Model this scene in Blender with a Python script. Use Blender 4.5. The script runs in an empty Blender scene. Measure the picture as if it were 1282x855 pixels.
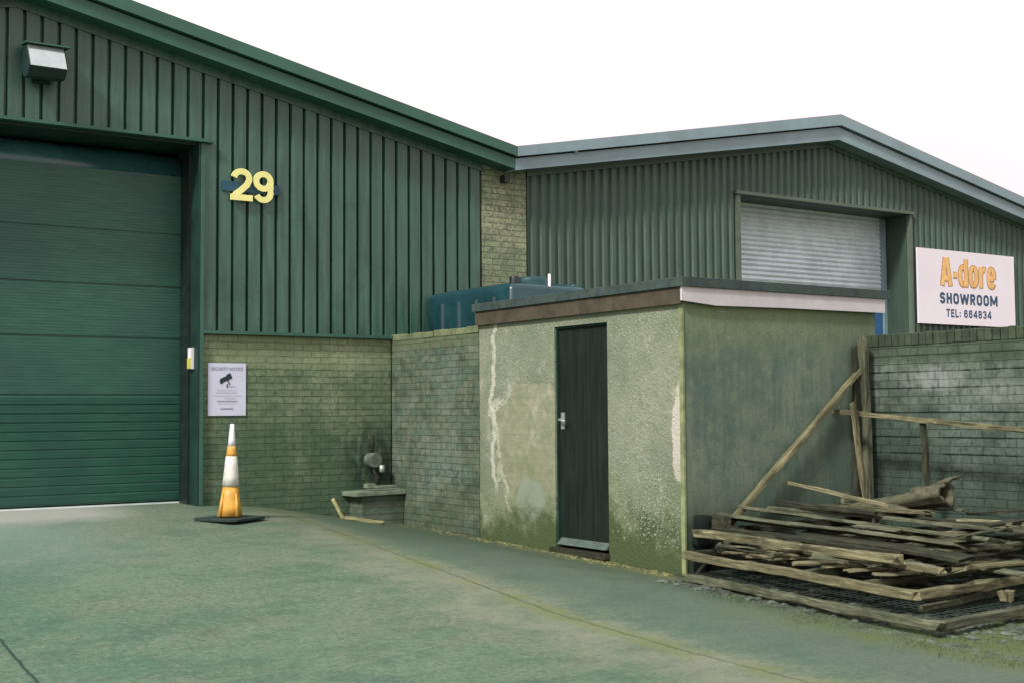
import bpy, bmesh, math, random
from mathutils import Vector, Matrix
random.seed(7)
S = bpy.context.scene
C = S.collection
rad = math.radians

# ------------------------------------------------------------------ helpers
class MB:
    """collects geometry in world space; build() links it as one mesh object"""
    def __init__(self): self.v = []; self.f = []; self.sm = []
    def add(self, vs, fs, smooth=False):
        n = len(self.v); self.v += [Vector(p) for p in vs]
        for f in fs: self.f.append([i + n for i in f]); self.sm.append(smooth)
        return self
    def box(self, x0, x1, y0, y1, z0, z1):
        vs = [(x, y, z) for z in (z0, z1) for y in (y0, y1) for x in (x0, x1)]
        return self.add(vs, [(0,2,3,1),(4,5,7,6),(0,1,5,4),(2,6,7,3),(0,4,6,2),(1,3,7,5)])
    def obox(self, c, ax, ay, az):
        c, ax, ay, az = map(Vector, (c, ax, ay, az))
        vs = [c + i*ax + j*ay + k*az for k in (-.5, .5) for j in (-.5, .5) for i in (-.5, .5)]
        return self.add(vs, [(0,2,3,1),(4,5,7,6),(0,1,5,4),(2,6,7,3),(0,4,6,2),(1,3,7,5)])
    def prism(self, pts, d):                      # polygon extruded by vector d
        n = len(pts); a = [Vector(p) for p in pts]; b = [p + Vector(d) for p in a]
        return self.add(a + b, [list(range(n))[::-1], list(range(n, 2*n))] + [(i, (i+1) % n, n+(i+1) % n, n+i) for i in range(n)])
    def tube(self, pts, r, n=12, smooth=True, squash=1.0):
        pts = [Vector(p) for p in pts]; rs = r if isinstance(r, (list, tuple)) else [r]*len(pts)
        rings = []; up = Vector((0, 0, 1))
        for i, p in enumerate(pts):
            t = (pts[min(i+1, len(pts)-1)] - pts[max(i-1, 0)]).normalized()
            u = up if abs(t.dot(up)) < .95 else Vector((1, 0, 0))
            s = t.cross(u).normalized(); w = s.cross(t).normalized()
            rings.append([p + rs[i]*(math.cos(a)*s + squash*math.sin(a)*w) for a in [2*math.pi*k/n for k in range(n)]])
        vs = [q for r_ in rings for q in r_]
        fs = [(i*n+k, i*n+(k+1) % n, (i+1)*n+(k+1) % n, (i+1)*n+k) for i in range(len(pts)-1) for k in range(n)]
        self.add(vs, fs, smooth)
        m = len(self.v) - len(vs)
        self.f.append([m+k for k in range(n)][::-1]); self.sm.append(False)
        self.f.append([m+(len(pts)-1)*n+k for k in range(n)]); self.sm.append(False)
        return self
    def lathe(self, c, prof, n=32):
        c = Vector(c)
        vs = [c + Vector((r*math.cos(2*math.pi*k/n), r*math.sin(2*math.pi*k/n), z)) for r, z in prof for k in range(n)]
        m = len(prof)
        self.add(vs, [(i*n+k, i*n+(k+1) % n, (i+1)*n+(k+1) % n, (i+1)*n+k) for i in range(m-1) for k in range(n)], True)
        return self
    def build(self, name, mat, parent=None, origin=None, bevel=0, seg=2):
        o0 = Vector(parent['_abs']) if parent is not None else (Vector(origin) if origin is not None else Vector((0,0,0)))
        me = bpy.data.meshes.new(name); me.from_pydata([tuple(p - o0) for p in self.v], [], self.f); 
        me.polygons.foreach_set('use_smooth', self.sm)
        bm = bmesh.new(); bm.from_mesh(me); bmesh.ops.recalc_face_normals(bm, faces=bm.faces)
        if bevel:
            es = [e for e in bm.edges if len(e.link_faces) == 2 and e.calc_face_angle(0) > .6]
            bmesh.ops.bevel(bm, geom=es, offset=bevel, segments=seg, affect='EDGES', profile=.6, clamp_overlap=True)
        bm.to_mesh(me); bm.free()
        ob = bpy.data.objects.new(name, me); C.objects.link(ob)
        if mat: me.materials.append(mat)
        ob['_abs'] = tuple(o0)
        if parent is not None: ob.parent = parent
        else: ob.location = o0
        return ob
def tag(o, label=None, cat=None, group=None, kind=None):
    for k, v in (('label', label), ('category', cat), ('group', group), ('kind', kind)):
        if v: o[k] = v
    return o
def thing(name, loc, label, cat, group=None):
    o = bpy.data.objects.new(name, None); C.objects.link(o); o.location = loc; o['_abs'] = tuple(loc)
    o.empty_display_size = .1
    return tag(o, label, cat, group)

# ------------------------------------------------------------------ materials
class NT:
    def __init__(self, name):
        self.m = bpy.data.materials.new(name); self.m.use_nodes = True
        self.t = self.m.node_tree; self.b = self.t.nodes['Principled BSDF']
        self.geo = self.t.nodes.new('ShaderNodeNewGeometry'); self.tc = self.t.nodes.new('ShaderNodeTexCoord')
        self.pos = self.geo.outputs['Position']; self.obj = self.tc.outputs['Object']
    def n(self, kind): return self.t.nodes.new(kind)
    def link(self, a, b): self.t.links.new(a, b)
    def inp(self, node, key, v):
        s = node.inputs[key]
        if hasattr(v, 'node'): self.link(v, s)
        else: s.default_value = v
    def sep(self, v):
        n = self.n('ShaderNodeSeparateXYZ'); self.link(v, n.inputs[0]); return n.outputs
    def comb(self, x=0., y=0., z=0.):
        n = self.n('ShaderNodeCombineXYZ')
        for i, a in enumerate((x, y, z)): self.inp(n, i, a)
        return n.outputs[0]
    def math(self, op, a, b=0., c=0., clamp=False):
        n = self.n('ShaderNodeMath'); n.operation = op; n.use_clamp = clamp
        self.inp(n, 0, a); self.inp(n, 1, b); self.inp(n, 2, c); return n.outputs[0]
    def scale(self, v, s):
        n = self.n('ShaderNodeMapping'); self.link(v, n.inputs[0]); n.inputs['Scale'].default_value = s; return n.outputs[0]
    def noise(self, v, sc, det=4, rough=.55, dist=0., col=False):
        n = self.n('ShaderNodeTexNoise'); self.link(v, n.inputs['Vector'])
        n.inputs['Scale'].default_value = sc; n.inputs['Detail'].default_value = det
        n.inputs['Roughness'].default_value = rough; n.inputs['Distortion'].default_value = dist
        return n.outputs['Color' if col else 'Fac']
    def step(self, v, lo, hi, a=0., b=1.):       # smooth ramp of v from lo..hi to a..b
        n = self.n('ShaderNodeMapRange'); n.interpolation_type = 'SMOOTHSTEP'
        self.inp(n, 0, v); n.inputs[1].default_value = lo; n.inputs[2].default_value = hi
        n.inputs[3].default_value = a; n.inputs[4].default_value = b; return n.outputs[0]
    def mix(self, f, a, b, mode='MIX'):
        n = self.n('ShaderNodeMix'); n.data_type = 'RGBA'; n.blend_type = mode
        self.inp(n, 0, f)
        for k, v in ((6, a), (7, b)):
            if hasattr(v, 'node'): self.link(v, n.inputs[k])
            else: n.inputs[k].default_value = (*v, 1)
        return n.outputs[2]
    def bump(self, h, strength=.5, dist=.01, nrm=None):
        n = self.n('ShaderNodeBump'); self.link(h, n.inputs['Height'])
        n.inputs['Strength'].default_value = strength; n.inputs['Distance'].default_value = dist
        if nrm: self.link(nrm, n.inputs['Normal'])
        return n.outputs[0]
    def blob(self, P, c, r, wob=.25, sc=4., soft=.15):   # patch in (u,v): 1 inside an uneven ellipse
        x, y = P
        dx = self.math('DIVIDE', self.math('SUBTRACT', x, c[0]), r[0]); dy = self.math('DIVIDE', self.math('SUBTRACT', y, c[1]), r[1])
        d = self.math('SQRT', self.math('ADD', self.math('MULTIPLY', dx, dx), self.math('MULTIPLY', dy, dy)))
        nn = self.noise(self.comb(x, y, c[0]*3.1), sc, 5, .65)
        d = self.math('ADD', d, self.math('MULTIPLY', self.math('SUBTRACT', nn, .5), wob*4))
        return self.step(d, 1-soft, 1+soft, 1., 0.)
    def out(self, col=None, rough=None, nrm=None, metal=None, spec=None):
        for k, v in (('Base Color', col), ('Roughness', rough), ('Normal', nrm), ('Metallic', metal), ('Specular IOR Level', spec)):
            if v is None: continue
            if isinstance(v, tuple): v = (*v, 1)
            self.inp(self.b, k, v)
        return self.m

def m_plain(name, col, rough=.5, var=.25, sc=6., metal=0., spec=.5, bump=.0, streak=False, dirt=None, dirt_amt=.5):
    k = NT(name)
    v = k.scale(k.pos, (6, 6, .5)) if streak else k.pos
    n1 = k.noise(v, sc, 6, .6); n2 = k.noise(k.pos, sc*.25, 3)
    lo = tuple(c*(1-var) for c in col); hi = tuple(min(1, c*(1+var)) for c in col)
    c = k.mix(k.step(n1, .3, .7), lo, hi)
    c = k.mix(k.math('MULTIPLY', k.step(n2, .35, .7), .4), c, lo)
    if dirt: c = k.mix(k.math('MULTIPLY', k.step(k.noise(k.pos, sc*.7, 8, .7), .5, .72), dirt_amt), c, dirt)
    nr = k.bump(k.noise(k.pos, 60, 4), bump, .004) if bump else None
    return k.out(c, k.step(n1, .2, .8, max(0., rough-.08), min(1., rough+.1)), nr, metal, spec)

def m_brick(name, axis, c1, c2, mortar, moss=(.03, .06, .03), moss_z=(.2, 1.2), moss_amt=.8, top=None, pale=None, pale_amt=.4, bw=.225, bh=.075, patch=.6, stain=None, vis=.7, lines=()):
    k = NT(name); x, y, z = k.sep(k.pos)
    u = x if axis == 'x' else y
    w1 = k.noise(k.pos, 2.3, 3); w2 = k.noise(k.pos, 19, 3)
    uv = k.comb(k.math('ADD', u, k.math('MULTIPLY', w2, .012)), k.math('ADD', z, k.math('ADD', k.math('MULTIPLY', w1, .012), k.math('MULTIPLY', w2, .012))), 0.)
    b = k.n('ShaderNodeTexBrick'); k.link(uv, b.inputs['Vector'])
    b.inputs['Scale'].default_value = 1; b.inputs['Brick Width'].default_value = bw; b.inputs['Row Height'].default_value = bh
    b.inputs['Mortar Size'].default_value = .0065; b.inputs['Mortar Smooth'].default_value = .6; b.inputs['Bias'].default_value = 0
    b.inputs['Color1'].default_value = (*c1, 1); b.inputs['Color2'].default_value = (*c2, 1); b.inputs['Mortar'].default_value = (*c2, 1)
    c = b.outputs['Color']
    n1 = k.noise(k.pos, 1.3, 6, .65); n2 = k.noise(k.pos, 17, 7, .75); n3 = k.noise(k.pos, 4.0, 6, .72); n4 = k.noise(k.scale(k.pos, (3, 3, 1)), 5, 7, .75); n5 = k.noise(k.scale(k.pos, (4, 4, 14)), 1.0, 5, .7)
    dark = tuple(a*.38 for a in c1); lite = tuple(min(.6, a*1.5) for a in c2)
    c = k.mix(k.math('MULTIPLY', k.step(n3, .46, .64), patch), c, dark)
    c = k.mix(k.math('MULTIPLY', k.step(n2, .42, .66), .65), c, tuple(a*.42 for a in c2))
    c = k.mix(k.math('MULTIPLY', k.step(n5, .52, .7), .45), c, dark)
    c = k.mix(k.math('MULTIPLY', k.step(n4, .55, .72), .5), c, lite)
    if pale: c = k.mix(k.math('MULTIPLY', k.math('MULTIPLY', k.step(n1, .46, .62), k.step(k.noise(k.pos, 26, 6, .75), .4, .62)), pale_amt), c, pale)
    hz = k.math('ADD', z, k.math('MULTIPLY', k.math('SUBTRACT', n1, .5), 1.6))
    c = k.mix(k.step(hz, moss_z[0], moss_z[1], moss_amt, 0.), c, moss)
    mv = k.math('MULTIPLY', b.outputs['Fac'], k.step(k.noise(k.pos, 6, 5, .7), .36, .58, .25, 1.))
    c = k.mix(k.math('MULTIPLY', mv, vis), c, mortar)
    for lz in lines:                                  # open bed joints
        d = k.math('ABSOLUTE', k.math('SUBTRACT', k.math('ADD', z, k.math('MULTIPLY', w1, .012)), lz))
        c = k.mix(k.math('MULTIPLY', k.math('MULTIPLY', k.step(d, .004, .012, 1., 0.), k.step(n3, .38, .5)), .8), c, tuple(a*.5 for a in mortar))
    if top:
        c = k.mix(k.math('MULTIPLY', k.step(k.math('ADD', z, k.math('MULTIPLY', n3, .12)), top[0], top[0]+.07), top[2]), c, top[1])
    if stain:
        for cc, rr_, col, amt in stain: c = k.mix(k.math('MULTIPLY', k.math('MULTIPLY', k.blob((u, z), cc, rr_, .3, 3.5, .5), k.step(n4, .36, .56)), amt), c, col)
    h = k.math('ADD', k.math('MULTIPLY', b.outputs['Fac'], -1.), k.math('MULTIPLY', n2, .9))
    return k.out(c, .92, k.bump(h, .9, .014), 0., .2)

def m_wood(name, dark, light, green=(.10, .13, .05), gamt=.35):
    k = NT(name)
    oi = k.n('ShaderNodeObjectInfo'); rnd = oi.outputs['Random']
    off = k.comb(k.math('MULTIPLY', rnd, 37.), k.math('MULTIPLY', rnd, 11.), 0.)
    vm = k.n('ShaderNodeVectorMath'); vm.operation = 'ADD'; k.link(k.obj, vm.inputs[0]); k.link(off, vm.inputs[1]); v = vm.outputs[0]
    g = k.noise(k.scale(v, (1.6, 30, 30)), 1.6, 8, .7, .6); p = k.noise(v, 3.2, 4)
    c = k.mix(k.step(g, .32, .68), dark, light)
    c = k.mix(k.math('MULTIPLY', k.step(p, .4, .62), .6), c, tuple(a*.45 for a in dark))
    c = k.mix(k.math('MULTIPLY', k.step(k.noise(v, 2.1, 5, .7), .45, .7), gamt), c, green)
    gs = k.noise(k.scale(v, (.9, 9, 9)), 2.2, 7, .75, .3)
    c = k.mix(k.math('MULTIPLY', k.step(gs, .50, .60), .75), c, tuple(a*.30 for a in dark))
    c = k.mix(k.math('MULTIPLY', k.step(k.noise(k.scale(v, (2, 14, 14)), 3., 6, .7), .56, .68), .6), c, tuple(min(.7, a*1.5) for a in light))
    c = k.mix(k.math('MULTIPLY', rnd, .4), c, tuple(a*.5 for a in light))
    return k.out(c, .85, k.bump(k.math('SUBTRACT', g, gs), 1., .012), 0., .25)

TEAL = (.022, .078, .048)
M = {}
M['clad_a'] = m_plain('green_cladding_paint', (.044, .106, .078), .38, .30, 2.2, streak=True, spec=.5, dirt=(.016, .05, .036), dirt_amt=.5)
M['clad_b'] = m_plain('grey_green_cladding', (.054, .100, .072), .5, .25, 2.0, streak=True, spec=.4, dirt=(.03, .06, .05), dirt_amt=.5)
M['verge_a'] = m_plain('green_verge_paint', (.036, .108, .078), .5, .15, 3.0, spec=.4, dirt=(.03, .08, .05), dirt_amt=.4)
M['verge_b'] = m_plain('pale_blue_grey_verge', (.20, .285, .31), .45, .14, 2.0, spec=.5, dirt=(.17, .25, .26), dirt_amt=.5)
M['dark_green'] = m_plain('dark_green_steel', (.009, .034, .027), .5, .3, 3.0, spec=.4)
M['roof'] = m_plain('roof_sheet', (.06, .09, .08), .8, .2, 3.0)
M['reveal_b'] = m_plain('olive_reveal_lining', (.032, .060, .040), .6, .2, 2., streak=True)
M['trim_b'] = m_plain('pale_olive_trim', (.085, .12, .085), .6, .2, 3.)
M['brick_a'] = m_brick('buff_green_brick', 'x', (.215, .27, .16), (.15, .215, .125), (.055, .09, .06), moss=(.038, .085, .05), moss_z=(.0, 2.4), moss_amt=.78, top=(1.98, (.26, .29, .16), .4), pale=(.40, .42, .27), pale_amt=.6, patch=.35, vis=.55, stain=[((7.2, .85), (.36, .42), (.012, .03, .022), .8), ((6.2, 1.1), (.6, .25), (.03, .08, .045), .4)])
M['brick_pier'] = m_brick('buff_pier_brick', 'x', (.27, .30, .19), (.18, .22, .14), (.15, .19, .11), moss_z=(-5, -4), patch=.35, pale=(.42, .42, .27), pale_amt=.7, vis=.5)
M['brick_w'] = m_brick('weathered_yard_brick', 'y', (.085, .14, .098), (.155, .18, .125), (.018, .04, .03), moss=(.045, .072, .038), moss_z=(-.1, .9), moss_amt=.6, top=(2.20, (.11, .135, .07), .6), pale=(.17, .23, .20), pale_amt=.5, patch=.7, vis=.5)
M['brick_b'] = m_brick('algae_stained_brick', 'y', (.085, .125, .092), (.135, .175, .135), (.012, .03, .024), moss=(.022, .042, .03), moss_z=(.5, 1.9), moss_amt=.75, top=(1.9, (.045, .07, .038), .6), pale=(.21, .26, .23), pale_amt=.5, patch=.75, vis=.42, lines=(1.05, 1.20, 1.425, 1.65, 1.80, 1.95), stain=[((7.6, 1.72), (.30, .10), (.30, .32, .30), .55), ((6.9, 1.6), (.28, .10), (.24, .28, .25), .5)])
M['shutter'] = m_plain('galvanised_shutter', (.62, .72, .76), .35, .12, 3., metal=.2, dirt=(.42, .52, .56), dirt_amt=.5)
M['blue'] = m_plain('faded_blue_paint', (.035, .12, .27), .5, .2, 4.)
M['felt'] = m_plain('mossy_roofing_felt', (.034, .056, .052), .9, .35, 8., bump=.6, dirt=(.07, .11, .06), dirt_amt=.6)
M['white_board'] = m_plain('weathered_white_board', (.50, .48, .48), .6, .1, 3., dirt=(.48, .45, .42), dirt_amt=.6)
M['brown_board'] = m_plain('bare_brown_board', (.062, .050, .032), .8, .35, 6., dirt=(.028, .032, .022), dirt_amt=.7)
M['door'] = m_plain('dark_green_door_paint', (.007, .013, .010), .6, .4, 4., streak=True, dirt=(.014, .024, .018), dirt_amt=.5, spec=.35)
M['handle'] = m_plain('worn_aluminium', (.35, .42, .36), .45, .2, 12., metal=.5)
M['sill'] = m_plain('weather_bar', (.07, .10, .08), .7, .3, 10.)
M['black'] = m_plain('black_plastic', (.008, .016, .014), .45, .3, 8.)
M['black_matt'] = m_plain('dusty_black_plastic', (.007, .012, .010), .9, .3, 8., spec=.15)
M['rubber'] = m_plain('black_rubber', (.010, .028, .022), .8, .3, 8.)
M['tank'] = m_plain('blue_green_tank_plastic', (.008, .040, .050), .28, .25, 3., spec=.6, dirt=(.015, .075, .09), dirt_amt=.5)
M['tank_dark'] = m_plain('tank_fittings', (.008, .045, .05), .4, .2, 5.)
M['white'] = m_plain('white_plastic', (.78, .76, .78), .4, .04, 5.)
M['sign_white'] = m_plain('white_sign_face', (.80, .74, .80), .45, .03, 1.2, dirt=(.72, .66, .72), dirt_amt=.5)
M['sign_lilac'] = m_plain('pale_lilac_sign_face', (.60, .60, .74), .4, .04, 3.)
M['ink'] = m_plain('dark_ink', (.010, .03, .035), .5, .1)
M['ink_grey'] = m_plain('faded_ink', (.20, .22, .30), .5, .1)
M['ink_blue'] = m_plain('navy_lettering', (.022, .07, .14), .5, .1)
M['ink_orange'] = m_plain('orange_lettering', (.82, .48, .18), .5, .15, 20)
M['ink_orange_edge'] = m_plain('brown_letter_edge', (.50, .30, .16), .5, .15, 20)
M['yellow'] = m_plain('yellow_numeral', (.84, .80, .30), .4, .08, 8)
M['blue_dark'] = m_plain('dark_blue_bar', (.006, .06, .095), .5, .2)
M['orange'] = m_plain('faded_orange_plastic', (.62, .33, .055), .5, .18, 12, dirt=(.40, .24, .08), dirt_amt=.6)
M['sleeve'] = m_plain('scuffed_white_sleeve', (.66, .66, .60), .45, .1, 14, dirt=(.16, .19, .16), dirt_amt=1.)
M['lampglass'] = m_plain('floodlight_glass', (.50, .55, .55), .12, .1, 10, metal=.6)
M['lampbody'] = m_plain('floodlight_casing', (.008, .028, .026), .5, .3, 6)
M['concrete'] = m_plain('pale_concrete', (.15, .19, .13), .9, .3, 9, bump=.6, dirt=(.04, .06, .035), dirt_amt=.8)
M['threshold'] = m_plain('pale_threshold', (.62, .68, .68), .6, .15, 5)
M['rust'] = m_plain('dull_meter_metal', (.13, .17, .13), .6, .4, 20, metal=.3, dirt=(.03, .05, .03), dirt_amt=.7)
M['yellow_box'] = m_plain('yellow_cover', (.55, .52, .06), .45, .1)
M['wood_warm'] = m_wood('weathered_timber', (.085, .082, .042), (.31, .285, .165), gamt=.35)
M['wood_grey'] = m_wood('grey_green_timber', (.055, .068, .042), (.21, .215, .14), gamt=.35)
M['wood_dark'] = m_wood('rotten_dark_timber', (.016, .022, .014), (.075, .075, .048), gamt=.3)
M['wood_pale'] = m_wood('pale_lath', (.16, .15, .08), (.36, .32, .20), gamt=.2)
M['wood_bright'] = m_wood('fresh_split_stick', (.34, .32, .14), (.52, .48, .26), gamt=.05)
M['wire'] = m_plain('rusty_dark_wire', (.012, .026, .02), .7, .3, 20)
M['bark'] = m_plain('bark', (.085, .085, .05), .9, .5, 14, bump=1., dirt=(.05, .07, .035), dirt_amt=.7)
M['stone'] = m_plain('grey_stone', (.085, .11, .085), .9, .7, 5.)
M['leaf'] = m_plain('dead_leaf', (.22, .21, .08), .8, .5, 3.)
M['grassblade'] = m_plain('grass_blade', (.07, .10, .03), .7, .4, 3.)

# roller door A: fine woven bands, finer slats low down are geometry
def m_doorA():
    k = NT('green_door_panel'); x, y, z = k.sep(k.pos)
    n = k.noise(k.scale(k.pos, (1.5, 1.5, 14)), 2., 5, .6); n2 = k.noise(k.pos, .9, 3)
    c = k.mix(k.step(n, .3, .7), (.014, .074, .053), (.026, .100, .070))
    c = k.mix(k.math('MULTIPLY', k.step(n2, .4, .7), .5), c, (.012, .056, .052))
    w = k.math('SINE', k.math('MULTIPLY', z, 2*math.pi/.032))
    return k.out(c, .45, k.bump(w, .18, .002), 0., .45)
M['doorA'] = m_doorA()
M['barrel'] = m_plain('teal_barrel_sheen', (.035, .125, .125), .28, .2, 2., spec=.6)  # lighter and bluer than the door: bluish sky light painted on the barrel

def m_render_front():
    k = NT('roughcast_render_front'); x, y, z = k.sep(k.pos); P = (y, z)
    big = k.noise(k.pos, 1.1, 5, .6); fine = k.noise(k.pos, 38, 5, .75); mid = k.noise(k.pos, 7, 6, .7)
    vo = k.n('ShaderNodeTexVoronoi'); k.link(k.pos, vo.inputs['Vector']); vo.inputs['Scale'].default_value = 42
    peb = vo.outputs['Distance']
    c = k.mix(k.step(big, .3, .7), (.155, .185, .130), (.235, .252, .185))
    c = k.mix(k.math('MULTIPLY', k.step(mid, .45, .75), .45), c, (.13, .18, .09))
    # pale pebbles showing
    pebm = k.math('MULTIPLY', k.step(peb, .12, .26, 1., 0.), k.step(k.noise(k.pos, 2.2, 4), .46, .62))
    c = k.mix(k.math('MULTIPLY', pebm, .85), c, (.46, .49, .40))
    c = k.mix(k.math('MULTIPLY', k.step(fine, .55, .75), .35), c, (.10, .14, .08))
    # render fallen away left of door: warmer smooth brick-coloured backing
    p1 = k.math('MULTIPLY', k.blob(P, (10.62, 1.15), (.66, .68), .26, 2.6, .05), k.step(k.math('ADD', z, k.math('MULTIPLY', mid, .1)), 1.78, 1.80, 1., 0.))
    rowv = k.math('SINE', k.math('MULTIPLY', z, 2*math.pi/.075))
    bc = k.mix(k.step(mid, .35, .7), (.275, .270, .190), (.185, .218, .138))
    bc = k.mix(k.step(rowv, .75, 1., 0., .22), bc, (.13, .16, .09))
    c = k.mix(p1, c, bc)
    # pale broken edge round it
    p1b = k.math('MULTIPLY', k.blob(P, (10.62, 1.15), (.70, .72), .26, 2.6, .05), k.step(k.math('ADD', z, k.math('MULTIPLY', mid, .1)), 1.80, 1.82, 1., 0.))
    edge = k.math('MULTIPLY', k.math('SUBTRACT', p1b, p1, 0., True), k.step(y, 10.85, 11.05))
    c = k.mix(k.math('MULTIPLY', edge, .9), c, (.50, .50, .41))
    # running white crack down the far edge
    cy = k.math('ADD', k.math('ADD', 11.33, k.math('MULTIPLY', k.math('SUBTRACT', k.noise(k.comb(0., 0., z), 2.2, 3), .5), .5)), k.math('MULTIPLY', z, -.02))
    d = k.math('ABSOLUTE', k.math('SUBTRACT', y, cy))
    ck = k.math('MULTIPLY', k.step(d, .022, .045, 1., 0.), k.step(z, .55, .8))
    c = k.mix(k.math('MULTIPLY', k.math('MULTIPLY', ck, k.step(k.noise(k.pos, 5, 5, .7), .30, .42)), .9), c, (.48, .48, .40))
    c = k.mix(k.math('MULTIPLY', k.step(k.noise(k.pos, 11, 7, .75), .5, .64), .5), c, (.13, .16, .10))
    c = k.mix(k.math('MULTIPLY', k.step(k.noise(k.pos, 3, 7, .75), .53, .66), .5), c, (.40, .41, .31))
    # cement patch low, pale broken patch on the corner
    c = k.mix(k.blob(P, (10.64, .56), (.24, .22), .16, 3, .08), c, (.24, .29, .235))
    c = k.mix(k.blob(P, (8.40, 1.25), (.10, .40), .30, 5, .06), c, (.46, .43, .37))
    # damp algae along the foot
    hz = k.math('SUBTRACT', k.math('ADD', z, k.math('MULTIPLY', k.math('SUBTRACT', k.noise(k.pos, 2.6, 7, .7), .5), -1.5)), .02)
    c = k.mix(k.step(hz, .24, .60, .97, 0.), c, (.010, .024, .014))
    c = k.mix(k.math('MULTIPLY', k.step(hz, .3, 1.2, 1., 0.), .45), c, (.115, .155, .06))
    smooth = k.math('SUBTRACT', 1., p1)
    h = k.math('MULTIPLY', k.math('ADD', k.math('MULTIPLY', fine, .7), k.math('MULTIPLY', peb, -.9)), k.math('ADD', .25, k.math('MULTIPLY', smooth, .75)))
    h = k.math('ADD', h, k.math('MULTIPLY', smooth, .6))
    return k.out(c, .92, k.bump(h, .7, .009), 0., .2)
M['render_front'] = m_render_front()

def m_render_side():
    k = NT('stained_render_side'); x, y, z = k.sep(k.pos)
    st = k.noise(k.scale(k.pos, (5, 5, .45)), 1.5, 6, .65); big = k.noise(k.pos, 1.0, 4); fine = k.noise(k.pos, 40, 5, .7); mid = k.noise(k.pos, 6, 6, .7)
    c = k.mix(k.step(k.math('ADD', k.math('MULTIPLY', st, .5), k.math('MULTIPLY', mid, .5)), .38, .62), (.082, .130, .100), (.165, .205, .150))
    c = k.mix(k.math('MULTIPLY', k.step(big, .4, .65), .5), c, (.08, .125, .095))
    c = k.mix(k.math('MULTIPLY', k.step(mid, .48, .68), .5), c, (.155, .195, .125))
    c = k.mix(k.math('MULTIPLY', k.step(k.noise(k.scale(k.pos, (8, 8, 1.2)), 2.4, 7, .75), .46, .62), .3), c, (.050, .085, .066))
    c = k.mix(k.math('MULTIPLY', k.step(fine, .5, .7), .3), c, (.05, .08, .055))
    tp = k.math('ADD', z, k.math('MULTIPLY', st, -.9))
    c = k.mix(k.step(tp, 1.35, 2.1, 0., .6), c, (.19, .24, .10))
    # scratches and chips
    sc = k.noise(k.scale(k.pos, (3, 3, 14)), 3, 3, .5, 1.5)
    c = k.mix(k.math('MULTIPLY', k.step(sc, .70, .74), .5), c, (.32, .38, .31))
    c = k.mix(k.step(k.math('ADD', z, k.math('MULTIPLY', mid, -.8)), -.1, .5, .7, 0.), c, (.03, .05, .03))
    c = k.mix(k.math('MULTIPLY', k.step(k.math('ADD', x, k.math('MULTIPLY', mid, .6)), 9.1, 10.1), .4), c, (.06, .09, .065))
    return k.out(c, .9, k.bump(k.math('ADD', fine, mid), .5, .008), 0., .25)
M['render_side'] = m_render_side()

def ground_z(x, y):
    a = max(0., y-6.)
    z = .022*min(a, 14)
    s = min(1., max(0., (7.6-x)/2.4)); s = s*s*(3-2*s)
    t = min(1., max(0., (y-7.5)/6.))
    return z + .295*s*t

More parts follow.
